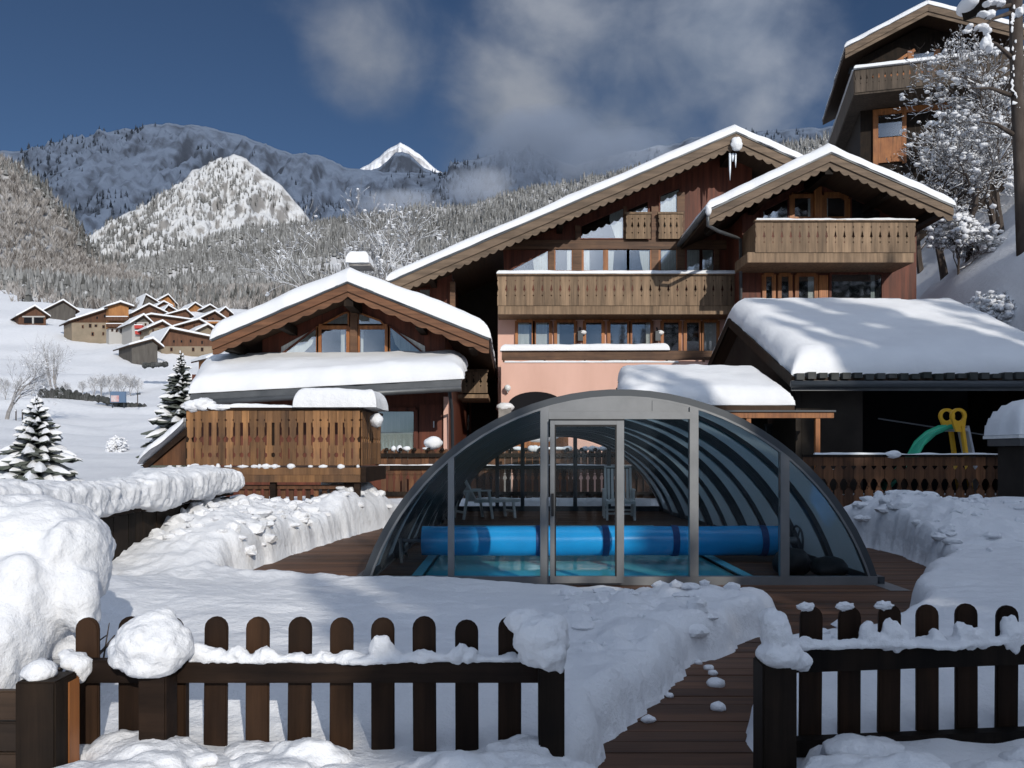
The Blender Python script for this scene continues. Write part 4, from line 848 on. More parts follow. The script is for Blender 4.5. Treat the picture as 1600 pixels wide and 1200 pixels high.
O('coping', MB().box(x0-.11, x0, y0-.11, y1+.11, -.2, .012).box(x1, x1+.11, y0-.11, y1+.11, -.2, .012).box(x0, x1, y0-.11, y0, -.2, .012).box(x0, x1, y1, y1+.11, -.2, .012), M['pool_liner'], pool)
O('basin', MB().box(x0-.02, x0, y0, y1, -1.4, -.003).box(x1, x1+.02, y0, y1, -1.4, -.003).box(x0, x1, y0-.02, y0, -1.4, -.003).box(x0, x1, y1, y1+.02, -1.4, -.003).box(x0, x1, y0, y1, -1.42, -1.4), M['pool_liner'], pool)
O('water_surface', MB().grid(np.stack(np.meshgrid(np.linspace(x0, x1, 20), np.linspace(y0, y1, 30))+[np.full((30, 20), -.035)], -1)), M['water'], pool, smooth=True)
# the roller with its blue cover
RY, RZ, RR = 10.2, .25, .188
rol = T('cover_roller', 'blue pool cover wound on a long roller across the pool', 'pool roller', (1.1, RY, 0))
def cyl(xa, xb, r, n=40, nx=60, wob=0, seed=0):
    xs = np.linspace(xa, xb, nx); A = np.linspace(0, 2*np.pi, n+1); XX, AA = np.meshgrid(xs, A, indexing='ij')
    rr = r+wob*fbm(xyz(XX*1.7, np.cos(AA)*1.2, np.sin(AA)*1.2), 3, seed)
    mb = MB().grid(np.stack([XX, RY+rr*np.cos(AA), RZ+rr*np.sin(AA)], -1))
    for x, j in ((xa, 0), (xb, nx-1)): mb.add([(x, RY+rr[j, i]*math.cos(A[i]), RZ+rr[j, i]*math.sin(A[i])) for i in range(n)], [tuple(range(n))])
    return mb
rc = O('rolled_cover', cyl(-1.14, 3.45, RR, wob=.008), M['blue_cover'], rol, smooth=True)
for u in (842, 945, 1053, 1190): O('strap', cyl(X_(u-5, RY), X_(u+5, RY), RR+.009, 40, 4), M['blue_strap'], rol, smooth=True)
O('axle', MB().tube([(-1.45, RY, RZ), (-1.1, RY, RZ)], .022, 8).tube([(3.4, RY, RZ), (3.62, RY, RZ)], .05, 10), M['aluminium'], rol, smooth=True)
for x in (-1.42, 3.5):
    O('trestle', MB().tube([(x, RY, RZ+.02), (x+.05, RY-.28, 0.0)], .022, 6).tube([(x, RY, RZ+.02), (x+.05, RY+.28, 0.0)], .022, 6).tube([(x+.05, RY-.2, .1), (x+.05, RY+.2, .1)], .015, 6), M['aluminium'], rol, smooth=True)
hw = MB(); hw.tube([(3.64, RY+.19*math.cos(a), RZ+.19*math.sin(a)) for a in np.linspace(0, 2*math.pi, 21)], .016, 6, False)
for a in (0, 2.09, 4.19): hw.tube([(3.63, RY, RZ), (3.64, RY+.19*math.cos(a), RZ+.19*math.sin(a))], .012, 5)
O('hand_wheel', hw, M['dark_metal'], rol, smooth=True)
bg_ = T('equipment_bag', 'pair of dark bags on the floor beside the roller', 'bag', (3.2, 9.0, 0))
O('bag_body', MB().blob((3.15, 9.0, .14), (.2, .22, .16), .3, 2, 3, 2, 0.0), M['rubber'], bg_, smooth=True)
O('bag_body', MB().blob((3.5, 8.85, .1), (.2, .16, .12), .3, 2, 3, 5, 0.0), M['rubber'], bg_, smooth=True)

# ------------------------------------------------------------------ the arched pool enclosure
EC, EZ, ER = 1.12, -.78, 2.807
enc = T('pool_enclosure', 'arched telescopic pool enclosure of tinted panels and grey frames', 'pool enclosure', (EC, 8.3, 0))
AM = math.acos(.78/ER)
def arc(r, n=36): 
    am = math.acos(.78/r); return [(EC+r*math.sin(t), EZ+r*math.cos(t)) for t in np.linspace(-am, am, n)]
def arc_rib(r, y, w, h):
    mb = MB(); a, b = arc(r), arc(r-h); n = len(a)
    mb.add([(p[0], y, p[1]) for p in a]+[(p[0], y+w, p[1]) for p in a]+[(p[0], y+w, p[1]) for p in b]+[(p[0], y, p[1]) for p in b],
           [(i+j*n, i+1+j*n, i+1+((j+1) % 4)*n, i+((j+1) % 4)*n) for i in range(n-1) for j in range(4)]+[(0, n, 2*n, 3*n), (n-1, 2*n-1, 3*n-1, 4*n-1)]); return mb
YE = np.linspace(8.3, 19.0, 6)
for s in range(5):
    r = ER-.05*s; ya, yb = YE[s]-(.1 if s else 0), YE[s+1]
    sec = O('frame_section', arc_rib(r, ya, .12, .07), M['dark_metal'], enc, smooth=False)
    if not s: O('edge_profile', arc_rib(r-.07, ya-.012, .05, .022), M['aluminium'], sec)
    ys = [ya, (ya+yb)/2, yb-.07]
    for y in ys[1:]: O('rib', arc_rib(r, y-.04, .14, .06), M['dark_metal'], sec)
    for i in range(2):
        A = np.array([[(x, yy, z) for x, z in arc(r-.012, 40)] for yy in (ys[i]+.05, ys[i+1])])
        O('roof_panel', MB().grid(A), M['polycarbonate'], sec, smooth=True)
    xe = math.sqrt(r*r-.78**2)
    for sg_ in (-1, 1): O('base_rail', MB().box(EC+sg_*xe-.05, EC+sg_*xe+.05, ya, yb, 0.001, .08), M['dark_metal'], sec)
def ztop(x, r=ER-.09): return EZ+math.sqrt(max(r*r-(x-EC)**2, 0))
def gable(y, xs, ws, hz, mt, door=None, sill=.085):
    g = O('gable_frame', MB().box(EC-2.66, EC+2.66, y-.03, y+.05, -.02, sill), M[mt], enc)
    for x, w in zip(xs, ws):
        O('gable_post', MB().prism([(x-w/2, sill), (x+w/2, sill), (x+w/2, ztop(x+w/2)), (x-w/2, ztop(x-w/2))], y-.035, y+.045), M[mt], g)
    return g
PX = lambda u: (u-U0)/F*8.3
xs = [PX(705), PX(850.5), PX(1083.5), PX(1225)]
g = gable(8.3, xs, [.065, .085, .09, .09], 1.72, 'aluminium')
hd = O('header_rail', MB().box(xs[1]+.043, xs[2]-.046, 8.262, 8.342, 1.715, 1.79), M['aluminium'], g)
def cut_pane(xa, xb, z0, y, z1=None, n=10, r=ER-.09):
    X = np.linspace(xb, xa, n); top = [(x, min(ztop(x, r), z1) if z1 else ztop(x, r)) for x in X]; return [(xa, z0), (xb, z0)]+[t for t in top if t[1] > z0+.001]
lun = O('lunette_panel', MB().prism(cut_pane(xs[1]+.044, xs[2]-.047, 1.792, 8.3, n=20), 8.29, 8.31), M['aluminium'], g)
O('panel_seam', MB().box(1.45, 1.454, 8.286, 8.289, 1.8, ztop(1.45)-.01), M['dark_metal'], g)
xl, xr = EC-2.58, EC+2.58
O('pane', MB().prism(cut_pane(xl, xs[0]-.034, .087, 8.3), 8.30, 8.306), M['clear_glass'], g)
O('pane', MB().prism(cut_pane(xs[0]+.034, xs[1]-.044, .087, 8.3), 8.30, 8.306), M['clear_glass'], g)
O('pane', MB().prism(cut_pane(xs[2]+.047, xs[3]-.046, .087, 8.3), 8.30, 8.306), M['clear_glass'], g)
O('pane', MB().prism(cut_pane(xs[3]+.046, xr, .087, 8.3), 8.30, 8.306), M['clear_glass'], g)
O('pane', MB().prism([(PX(972), .087), (xs[2]-.047, .087), (xs[2]-.047, 1.713), (PX(972), 1.713)], 8.30, 8.306), M['clear_glass'], g)
dx0, dx1 = PX(859), PX(973)
dr = O('sliding_door', MB().box(dx0, dx0+.045, 8.2, 8.24, .03, 1.7).box(dx1-.075, dx1, 8.2, 8.24, .03, 1.7).box(dx0+.046, dx1-.076, 8.2, 8.24, 1.655, 1.7).box(dx0+.046, dx1-.076, 8.2, 8.24, .03, .1), M['aluminium'], enc)
O('gasket', MB().box(dx0+.045, dx0+.06, 8.205, 8.235, .1, 1.655).box(dx1-.09, dx1-.076, 8.205, 8.235, .1, 1.655).box(dx0+.06, dx1-.09, 8.205, 8.235, 1.635, 1.655), M['rubber'], dr)
O('pane', MB().box(dx0+.06, dx1-.09, 8.215, 8.222, .1, 1.635), M['clear_glass'], dr)
O('handle', MB().box(dx0+.01, dx0+.035, 8.15, 8.199, .72, .95), M['rubber'], dr)
O('drip_edge', MB().box(dx0, dx1, 8.19, 8.25, 1.70, 1.712), M['rubber'], dr)
rr = ER-.2-.09
gb = gable(19.0, [-.35, .25, 1.5, 2.3], [.09]*4, 1.6, 'dark_metal', sill=.12)
for a, b in ((-1.2, -.4), (-.3, .2), (.3, 1.45), (1.55, 2.25), (2.35, 3.3)):
    O('pane', MB().prism(cut_pane(a, b, .121, 19, r=rr), 19.0, 19.006), M['clear_glass'], gb)
O('crossbar', MB().box(-1.3, 3.4, 18.98, 19.04, 1.02, 1.08), M['dark_metal'], gb)
O('floor_track', MB().box(EC-2.75, EC-2.62, 8.25, 19, -.001, .006).box(EC+2.62, EC+2.82, 7.9, 19, -.001, .006), M['aluminium'], enc)

# ------------------------------------------------------------------ snow round the deck: one sheet, dug away where the deck is clear
CLEAR = np.array([(.22, 1.5), (.30, 3.3), (.42, 3.75), (.68, 4.25), (1.08, 5.05), (1.5, 5.5), (1.85, 5.95), (2.06, 6.35), (1.95, 6.9), (1.6, 7.35), (.6, 7.72), (-.3, 7.95), (-.9, 8.12), (-1.5, 8.2), (-2.0, 8.5), (-2.6, 8.5), (-3.12, 8.45), (-3.0, 9.9), (-2.9, 11.5), (-2.7, 13),
    (-2.4, 14.7), (-2.2, 16.5), (-2.0, 19.5), (4.2, 19.5), (4.25, 14), (4.5, 13.1), (5.15, 11.9), (5.22, 11.2), (5.05, 9.6), (4.85, 8.9), (4.2, 8.0), (3.5, 6.9), (3.0, 6.0), (2.5, 5.35), (1.6, 5.0), (1.34, 4.4), (1.16, 3.7), (1.12, 1.5)])
def sdist(x, y, P):                                  # signed distance to an outline, positive outside
    d = np.full(x.shape, 1e9); ins = np.zeros(x.shape, bool); n = len(P)
    for i in range(n):
        a, b = P[i], P[(i+1) % n]; e = b-a; t = np.clip(((x-a[0])*e[0]+(y-a[1])*e[1])/(e @ e), 0, 1)
        d = np.minimum(d, np.hypot(x-a[0]-t*e[0], y-a[1]-t*e[1]))
        c = ((a[1] > y) != (b[1] > y)) & (x < (b[0]-a[0])*(y-a[1])/(b[1]-a[1]+1e-12)+a[0]); ins ^= c
    return np.where(ins, -d, d)
def snow_h(x, y):
    g = lambda cx, cy, sx, sy: np.exp(-((x-cx)/sx)**2-((y-cy)/sy)**2)
    wx = x+.10*fbm(xyz(x*1.6, y*1.6), 3, 2)+.045*fbm(xyz(x*6, y*6), 3, 12); wy = y+.10*fbm(xyz(x*1.6+9, y*1.6), 3, 3)+.045*fbm(xyz(x*6+9, y*6), 3, 13)
    d = sdist(wx, wy, CLEAR)
    D = .25+.05*fbm(xyz(x*.8, y*.8), 3, 4)-.11*sst(5.8, 7.4, y)*(1-sst(8.6, 9.4, y))*(1-sst(2.2, 3.2, x))*sst(-4.6, -3.2, x)
    D += .42*g(-4.0, 11.3, 1.0, 2.2)+.16*g(-3.6, 9.3, .6, .9)+.06*g(-4.9, 9.6, 1.0, 1.6)+.75*g(-3.1, 15.4, .55, 1.0)+.35*g(-2.9, 13.6, .5, 1.0)+.2*g(-4.2, 6.0, 1.6, 1.6)
    D += .12*g(5.4, 6.2, 1.8, 1.6)+.36*sst(4.6, 5.9, x)*sst(8.6, 10.2, y)*(1-sst(12.6, 14.2, y))+.16*g(5.6, 11.6, .7, 1.0)
    D -= .09*g(-2.4, 7.9, 1.3, .6); D += .03*g(1.55, 6.3, .5, .5)-.06*g(.3, 7.4, 1.6, .5)+.10*sst(5.5, 9, x)
    D -= .10*sst(3.9, 3.2, y)*1.0; D -= .12*sst(-3.3, -3.9, x)*(1-sst(9, 10.5, y))*sst(5.8, 6.6, y)
    blk = fbm(xyz(x*2.4, y*2.4), 4, 21); dug = g(-4.0, 11, 1.6, 3.2)+g(-3, 15, 1, 2)+.8*g(5.4, 10.8, 1.2, 2)+.5*g(1.3, 6.6, .9, .9)+.8*g(.95, 4.9, .6, 1.6)
    D += np.clip(dug, 0, 1)*(.16*np.abs(blk)+.10*np.abs(fbm(xyz(x*4.7, y*4.7), 3, 27))+.05*fbm(xyz(x*7, y*7), 3, 23))
    D += .034*fbm(xyz(x*2.2, y*2.2), 4, 24)+.012*fbm(xyz(x*6, y*11), 3, 25)-.03*np.clip(fbm(xyz(x*3.1, y*3.6), 2, 26)-.22, 0, 1)
    W_ = .10+.10*np.clip(D, 0, .8)
    k = np.clip((d+.02)/W_, 0, 1)
    h = D*np.sqrt(np.clip(1-(1-k)**2, 0, 1))
    n2 = fbm(xyz(x*8, y*8, h*8), 3, 31)
    return np.where(k > 0, h+(.05+.13*np.clip(dug, 0, 1))*n2*(k < 1)*D+.05*np.clip(dug, 0, 1)*fbm(xyz(x*17, y*17, h*9), 3, 37)*(k < 1)*D, -.06)
sx = np.unique(np.concatenate([np.arange(-9, -5.4, .12), np.arange(-5.4, 6.4, .036), np.arange(6.4, 16, .12)]))
sy = np.unique(np.concatenate([np.arange(1.4, 7.2, .04), np.arange(7.2, 13.6, .05), np.arange(13.6, 21, .12)]))
SX, SY = np.meshgrid(sx, sy)
O('snow_cover', MB().grid(np.stack([SX, SY, snow_h(SX, SY)], -1)), M['snow'], smooth=True, kind='stuff', label='deep trodden snow round the cleared deck')
def sh1(x, y): return float(snow_h(np.array([x]), np.array([y]))[0])
crumbs = MB(); r = np.random.default_rng(3); nC = 0
while nC < 26:
    i = r.integers(len(CLEAR)); a, b = CLEAR[i], CLEAR[(i+1) % len(CLEAR)]; t = r.uniform(); p = a*(1-t)+b*t+r.normal(0, .14, 2)
    if 16 < p[1] or p[1] < 2.6 or sh1(p[0], p[1]) > .01 or (abs(p[0]-EC) < 2.75 and 8.1 < p[1]): continue
    s = r.uniform(.008, .04) if r.uniform() < .85 else r.uniform(.035, .055)
    crumbs.blob((p[0], p[1], max(sh1(p[0], p[1]), 0)+s*.35), (s*1.2, s, s*.75), .35, 2, 2, nC); nC += 1
clods = MB(); nC = 0                                 # clods left by the shovel on the heaped banks
while nC < 420:
    if nC < 260: x, y = r.normal(-3.7, .75), r.uniform(8.9, 15.5)
    elif nC < 360: x, y = r.uniform(4.8, 7.5), r.uniform(8.6, 12.8)
    else: x, y = r.uniform(.4, 2.2), r.uniform(4.4, 7.0)
    z = sh1(x, y)
    if z < .16 or x < -5.6: continue
    w_ = r.uniform(.03, .11)*(1 if nC < 360 else .6); clods.blob((x, y, z+w_*r.uniform(-.2, .3)), (w_*r.uniform(.8, 1.6), w_*r.uniform(.7, 1.3), w_*r.uniform(.5, .9)), .65, 1.5, 2, nC); nC += 1
O('snow_clods', clods, M['snow'], kind='stuff', label='clods of shovelled snow on the banks beside the deck')
O('snow_crumbs', crumbs, M['snow'], smooth=True, kind='stuff', label='loose crumbs of snow on the deck edge')

# ------------------------------------------------------------------ the picket fence in front, in two lengths with the gateway between
def picket_mesh(w, h, th, seed):
    n = 9; pts = [(w/2, 0)]+[(w/2*math.cos(t), h-w/2+w/2*math.sin(t)) for t in np.linspace(0, math.pi, n)]+[(-w/2, 0)]
    me = mesh('picket', MB().prism(pts, 0, th), M['picket_wood']); b = bmesh.new(); b.from_mesh(me)
    bmesh.ops.bevel(b, geom=[e for e in b.edges if abs(e.verts[0].co.y-e.verts[1].co.y) < 1e-5 and e.calc_length() < h*.99 or e.calc_length() > h*.5], offset=.005, segments=2, affect='EDGES'); b.to_mesh(me); b.free(); return me
PM = [picket_mesh(.094, .84, .022, i) for i in range(1)]
def bev_box(x0, x1, y0, y1, z0, z1, o=.006):
    b = bmesh.new(); me = mesh('t', MB().box(x0, x1, y0, y1, z0, z1), None); b.from_mesh(me); bmesh.ops.bevel(b, geom=list(b.edges), offset=o, segments=2, affect='EDGES')
    mb = MB(); mb.add([v.co[:] for v in b.verts], [tuple(v.index for v in f.verts) for f in b.faces]); b.free(); bpy.data.meshes.remove(me); return mb
fl = T('picket_fence', 'dark picket fence left of the gateway, carrying a big ball of snow', 'fence', (-.7, 3.2, 0))
YF = 3.24
for u in [136+66*k for k in range(11)]+[862]:
    o = bpy.data.objects.new('picket', PM[0]); COL.objects.link(o); o.parent = fl
    o.location = Vector((X_(u, YF), YF+RNG.uniform(-.004, .004), Z_(965+RNG.uniform(-4, 4), YF)-.84))-wl(fl); o.rotation_euler.y = RNG.uniform(-.012, .012)
O('rail', bev_box(X_(128, 3.2), X_(872, 3.2), 3.175, 3.232, Z_(1065, 3.2), Z_(1030, 3.2)), M['rail_wood'], fl)
O('rail', bev_box(X_(112, 3.2), X_(872, 3.2), 3.175, 3.232, Z_(1213, 3.2), Z_(1186, 3.2)), M['rail_wood'], fl)
O('post', bev_box(X_(223, 3.1), X_(266, 3.1), 3.06, 3.17, -.1, Z_(1040, 3.1)), M['rail_wood'], fl)
O('post', bev_box(X_(841, 3.12), X_(881, 3.12), 3.07, 3.172, -.1, Z_(1040, 3.12)), M['dark_wood'], fl)
O('post', bev_box(X_(267, 3.2), X_(284, 3.2), 3.235, 3.28, -.1, Z_(1066, 3.2)), M['picket_wood'], fl)
fr = T('picket_fence', 'dark picket fence right of the gateway, its pickets capped with snow', 'fence', (1.5, 3.3, 0))
for i, u in enumerate([1266+61.5*k for k in range(8)]):
    yy = 3.36+.012*i
    o = bpy.data.objects.new('picket', PM[0]); COL.objects.link(o); o.parent = fr
    o.location = Vector((X_(u, yy), yy, Z_(949-.9*i+RNG.uniform(-3, 3), yy)-.84))-wl(fr); o.rotation_euler.y = RNG.uniform(-.012, .012)
O('rail', MB().bar((X_(1240, 3.3), 3.31, Z_(1031, 3.3)), (X_(1700, 3.36), 3.40, Z_(1018, 3.36)), .055, .098), M['dark_wood'], fr)
O('rail', MB().bar((X_(1240, 3.3), 3.31, .14), (X_(1700, 3.36), 3.40, .16), .055, .07), M['dark_wood'], fr)
O('post', bev_box(X_(1187, 3.1), X_(1240, 3.1), 3.06, 3.19, -.1, Z_(1034, 3.1)), M['dark_wood'], fr)
# snow sitting on the fence
def clump(par, parts, seed, sub=4, amp=.16, fr_=2.6):
    mb = MB()
    for i, (u, v, Y, rx, ry, rz) in enumerate(parts): mb.blob(q(u, v, Y), (rx*Y/F, ry, rz*Y/F), amp, fr_, sub, seed+i)
    return O('snow_clump', fuse(mb, .008, 1, .011, 20, seed), M['snow'], par, smooth=True, recalc=False)
clump(fl, [(238, 1004, 3.12, 52, .15, 46), (262, 1012, 3.1, 36, .12, 36), (214, 1022, 3.13, 38, .12, 26), (250, 975, 3.14, 27, .09, 24), (240, 1036, 3.1, 44, .13, 20)], 5)
clump(fl, [(190, 1013, 3.19, 20, .06, 20)], 15, 3)
clump(fl, [(115, 1032, 3.17, 17, .06, 14), (130, 1044, 3.16, 13, .05, 17), (128, 1060, 3.155, 7, .03, 8), (103, 1022, 3.18, 10, .05, 8)], 25, 3, .3)
clump(fl, [(846, 1000, 3.12, 42, .10, 40), (858, 1022, 3.1, 28, .09, 26), (822, 972, 3.17, 32, .06, 22), (862, 985, 3.14, 26, .07, 28), (830, 1025, 3.12, 20, .06, 15), (876, 1038, 3.06, 5, .02, 15)], 35, 4, .2)
clump(fr, [(1212, 992, 3.1, 22, .08, 38), (1216, 1022, 3.08, 32, .09, 20), (1240, 1030, 3.1, 28, .06, 16), (1203, 965, 3.13, 16, .06, 16), (1254, 1036, 3.15, 12, .04, 14), (1228, 1016, 3.1, 24, .07, 18)], 45, 4, .2)
def rail_snow(par, u0, u1, v0, v1, Y, seed, lumps):
    mb = snow_strip(MB(), (X_(u0, Y), Y-.005, Z_(v0, Y)), (X_(u1, Y), Y-.005, Z_(v1, Y)), .05, .022, seed, 90, .018)
    r = np.random.default_rng(seed)
    for (u, rx, rz) in lumps:                        # each lump a ragged little pile
        for k in range(5):
            a = r.uniform(-.8, .8); rr_ = r.uniform(.4, .75); mb.blob((X_(u+a*rx, Y), Y+r.uniform(-.008, .008), Z_(v0+(v1-v0)*(u-u0)/(u1-u0), Y)+rz*(1-abs(a)**1.2)*r.uniform(.15, .85)*Y/F), (rx*rr_*Y/F, .032, rz*rr_*.95*Y/F), .4, 2.6, 2, int(u)+k)
    O('snow_layer', fuse(mb, .0075, 1, .009, 30, seed), M['snow'], par, smooth=True, recalc=False)
rail_snow(fl, 292, 838, 1030, 1030, 3.2, 7, [(318, 24, 22), (345, 20, 14), (372, 16, 17), (406, 15, 24), (425, 14, 13), (470, 22, 9), (505, 10, 16), (545, 24, 10), (598, 20, 34), (612, 13, 16), (655, 24, 14), (700, 20, 10), (726, 19, 24), (740, 13, 14), (788, 20, 9)])
rail_snow(fr, 1246, 1690, 1011, 997, 3.27, 8, [(1262, 13, 14), (1300, 24, 13), (1334, 12, 10), (1362, 17, 34), (1372, 10, 18), (1398, 15, 40), (1410, 12, 20), (1455, 16, 24), (1508, 15, 30), (1522, 18, 22), (1578, 12, 40), (1592, 18, 26), (1640, 16, 20)])
for i in range(8):
    u = 1266+61.5*i; yy = 3.36+.012*i
    if i < 3: O('snow_clump', MB().blob((X_(u-6, yy), yy+.010, Z_(949-.9*i, yy)+.0), (.036, .02, .020), .45, 2.8, 4, i), M['snow'], fr, smooth=True)
lump = MB(); r = np.random.default_rng(17)                # lumps thrown up against the foot of both fences
for k in range(60):
    u = r.uniform(110, 930) if k < 38 else r.uniform(1180, 1680); Y_ = r.uniform(2.75, 3.2); w_ = r.uniform(.03, .15)
    lump.blob((X_(u, Y_), Y_, sh1(X_(u, Y_), Y_)+r.uniform(-.02, .02)), (w_*1.5, w_, w_*r.uniform(.35, .75)), .4, 2.4, 3, k)
O('snow_heap', fuse(lump, .012, 2, .014, 16, 4), M['snow'], None, smooth=True, kind='stuff', label='lumps of snow heaped along the foot of the picket fences', recalc=False)
# the planked box and the corner post at the left edge, under the laden bush
pb = T('planter_box', 'dark planked planter box with a thick corner post at the bottom left', 'planter', (-1.9, 3.0, 0))
for k in range(4): O('plank', bev_box(-3.2, X_(38, 3.0), 2.96+.004*(k % 2), 3.0, .02+k*.115, .02+k*.115+.108), M['beam_dark'], pb)
O('post', bev_box(X_(36, 2.95), X_(98, 2.95), 2.9, 3.05, -.1, Z_(1060, 2.95)), M['dark_wood'], pb)
O('post', bev_box(X_(98.5, 3.0), X_(112, 3.0), 2.98, 3.06, -.1, Z_(1062, 3.0)), M['orange_wood'], pb)
O('snow_clump', MB().blob(q(62, 1050, 2.97), (.06, .06, .045), .25, 2, 3, 3), M['snow'], pb, smooth=True)

# the bush bowed under its load of snow
bu = T('snow_laden_bush', 'bush bowed under a heavy load of snow at the left edge', 'bush', (-2.2, 3.9, 0))
mb = MB()
for i, (u, v, Y, rx, ry, rz) in enumerate([(20, 880, 3.9, 95, .45, 105), (75, 860, 3.9, 78, .4, 82), (-40, 930, 3.7, 110, .45, 130), (40, 950, 3.55, 62, .24, 90), (118, 880, 3.75, 44, .22, 74), (15, 1010, 3.4, 46, .2, 84), (-30, 1040, 3.3, 60, .2, 80), (95, 915, 3.7, 32, .16, 66), (128, 940, 3.6, 26, .12, 50), (60, 830, 4.1, 70, .3, 50), (135, 1000, 3.5, 14, .07, 34), (100, 1010, 3.7, 34, .15, 26)]):
    mb.blob(q(u, v, Y), (rx*Y/F, ry, rz*Y/F), .15, 1.9, 4, 100+i)
O('snow_load', fuse(mb, .018, 3, .030, 9, 3), M['snow'], bu, smooth=True, recalc=False)
tw = MB(); r = np.random.default_rng(5)
for k in range(150):
    a = Vector((r.uniform(-2.7, -2.1), r.uniform(3.45, 4.1), r.uniform(.1, .3))); e = a+Vector((r.normal(.08, .14), r.normal(-.03, .12), r.uniform(.05, .32))); m_ = (a+e)/2+Vector(r.normal(0, .05, 3))
    tw.tube([a, m_, e], [.008, .006, .003], 4, False)
O('twigs', tw, M['bark'], bu)

# ------------------------------------------------------------------ snow-capped board wall running back on the left
wl_ = T('board_wall', 'dark board wall under a thick snow cap running back on the left', 'wall', (-4.2, 8, 0))
p0, p1 = Vector((-4.25, 6.2, 0)), Vector((-4.02, 11.4, 0))
nb_ = 34; me_ = mesh('board', MB().box(-.03, 0, 0, (p1-p0).length/nb_-.006, -.3, .66), M['dark_wood'])
for i in range(nb_):
    o = bpy.data.objects.new('board', me_); COL.objects.link(o); o.parent = wl_; p = p0.lerp(p1, i/nb_); o.location = p+Vector((RNG.uniform(-.004, .004), 0, .012*i/nb_*8))-wl(wl_); o.rotation_euler.z = -math.atan2(p1.x-p0.x, p1.y-p0.y)
O('capping', MB().bar(p0+Vector((0, 0, .69)), p1+Vector((0, 0, .80)), .1, .05), M['rail_wood'], wl_)
def cap(par, pts, seed):
    """a fat rounded snow cap along a line: pts (x, y, z foot, half width, height)"""
    P_ = np.array(pts); n = 260; t = np.linspace(0, len(pts)-1, n); G = np.stack([np.interp(t, range(len(pts)), P_[:, k]) for k in range(5)], -1); A = []
    for j, a in enumerate(np.linspace(0, 2*math.pi, 64)):
        c, s_ = math.cos(a), math.sin(a); e = .55
        ex = np.sign(c)*abs(c)**e*G[:, 3]; ez = G[:, 2]+(np.sign(s_)*abs(s_)**e*.5+.5)*G[:, 4]
        endk = np.sqrt(np.clip(np.minimum(t, len(pts)-1-t)/.18, 0, 1)); ex = ex*endk; ez = G[:, 2]+(ez-G[:, 2])*(.35+.65*endk)
        A.append(np.stack([G[:, 0]+ex, G[:, 1], ez], -1))
    A = np.stack(A, 1); nz_ = fbm(A*np.array([1, .7, 1.])+.37, 3, seed)[..., None]*.20+fbm(A*np.array([6, 7.3, 3.]), 5, seed+3, .6)[..., None]*.07+fbm(A*19, 3, seed+5)[..., None]*.02
    cen = np.stack([G[:, 0], G[:, 1], G[:, 2]+G[:, 4]*.5], -1)[:, None, :]; d = A-cen; d[..., 1] = 0; d /= np.linalg.norm(d, axis=-1, keepdims=True)+1e-6
    O('snow_layer', MB().grid(A+d*nz_), M['snow'], par, smooth=True, recalc=False)
cap(wl_, [(-4.5, 5.6, .62, .44, .50), (-4.3, 7.0, .68, .36, .42), (-4.2, 8.2, .70, .34, .40), (-4.15, 9.5, .76, .31, .38), (-4.05, 10.6, .80, .28, .35), (-3.98, 11.3, .84, .24, .30)], 3)
cap(wl_, [(-8.2, 6.6, .5, .6, .6), (-6.6, 6.5, .55, .7, .58), (-5.2, 6.3, .6, .7, .6), (-4.4, 6.0, .62, .6, .6)], 13)

# ------------------------------------------------------------------ the raised wooden terrace
tr = T('wooden_terrace', 'raised wooden terrace with fretwork board railing left of the pool', 'terrace', (-4.2, 14, 0))
TYF = 14.0; x0, x1 = X_(292, TYF), X_(563, TYF); z0, z1 = Z_(727, TYF), Z_(641, TYF)
O('floor', MB().box(x0-.05, x1-.02, TYF+.05, 17.5, z0-.16, z0-.05), M['beam_wood'], tr)
for k in range(2): O('edge_beam', MB().box(X_(262, TYF)-.35, x1+.01, TYF-.06, TYF+.04, z0-.165-.13*k, z0-.04-.13*k), M['terrace_wood'], tr)
O('edge_beam', MB().box(x1+.012, x1+.1, TYF-.02, 16.2, z0-.3, z0-.04), M['rail_wood'], tr)
h = z1-z0
slot = [(h*.12, [(0, 0), (.012, 0), (.012, .18), (0, .18)]), (h*.42, [(0, 0), (.03, 0), (.05, .06), (.012, .10), (.012, .26), (0, .26)]), (h*.82, [(0, -.02), (.025, 0), (0, .02)])]
slot2 = [(h*.14, [(0, 0), (.03, .02), (.03, .07), (0, .09)]), (h*.36, [(0, 0), (.024, 0), (.024, .40), (0, .40)])]
n_ = 22; w_ = (x1-x0)/n_
mes = [mesh('railing_board', MB().prism(board_outline(w_-.006, h, c), 0, .026), M['terrace_wood']) for c in (slot, slot2)]
for i in range(n_):
    o = bpy.data.objects.new('railing_board', mes[(i//2) % 2]); COL.objects.link(o); o.parent = tr; o.location = Vector((x0+w_*(i+.5), TYF-.03+RNG.uniform(-.005, .005), z0))-wl(tr)
me_ = mesh('railing_board', MB().prism(board_outline(.19, h, slot), 0, .026), M['terrace_wood'])
for i in range(10):
    o = bpy.data.objects.new('railing_board', me_); COL.objects.link(o); o.parent = tr; o.rotation_euler.z = math.pi/2; o.location = Vector((x1+.03, TYF+.12+.2*i, z0))-wl(tr)
O('handrail', MB().box(x0-.04, x1+.06, TYF-.06, TYF+.06, z1, z1+.045), M['rail_wood'], tr)
O('handrail', MB().box(x1-.04, x1+.06, TYF+.062, 16.1, z1, z1+.045), M['rail_wood'], tr)
for x in (x0+.03, x0+1.5, x1-.06): O('post', MB().box(x-.05, x+.05, TYF+.0, TYF+.1, -.3, z1-.002), M['rail_wood'], tr)
s_ = MB(); snow_strip(s_, (x0-.05, TYF, z1+.045), (X_(470, TYF), TYF, z1+.045), .13, .05, 31, 50, .05)
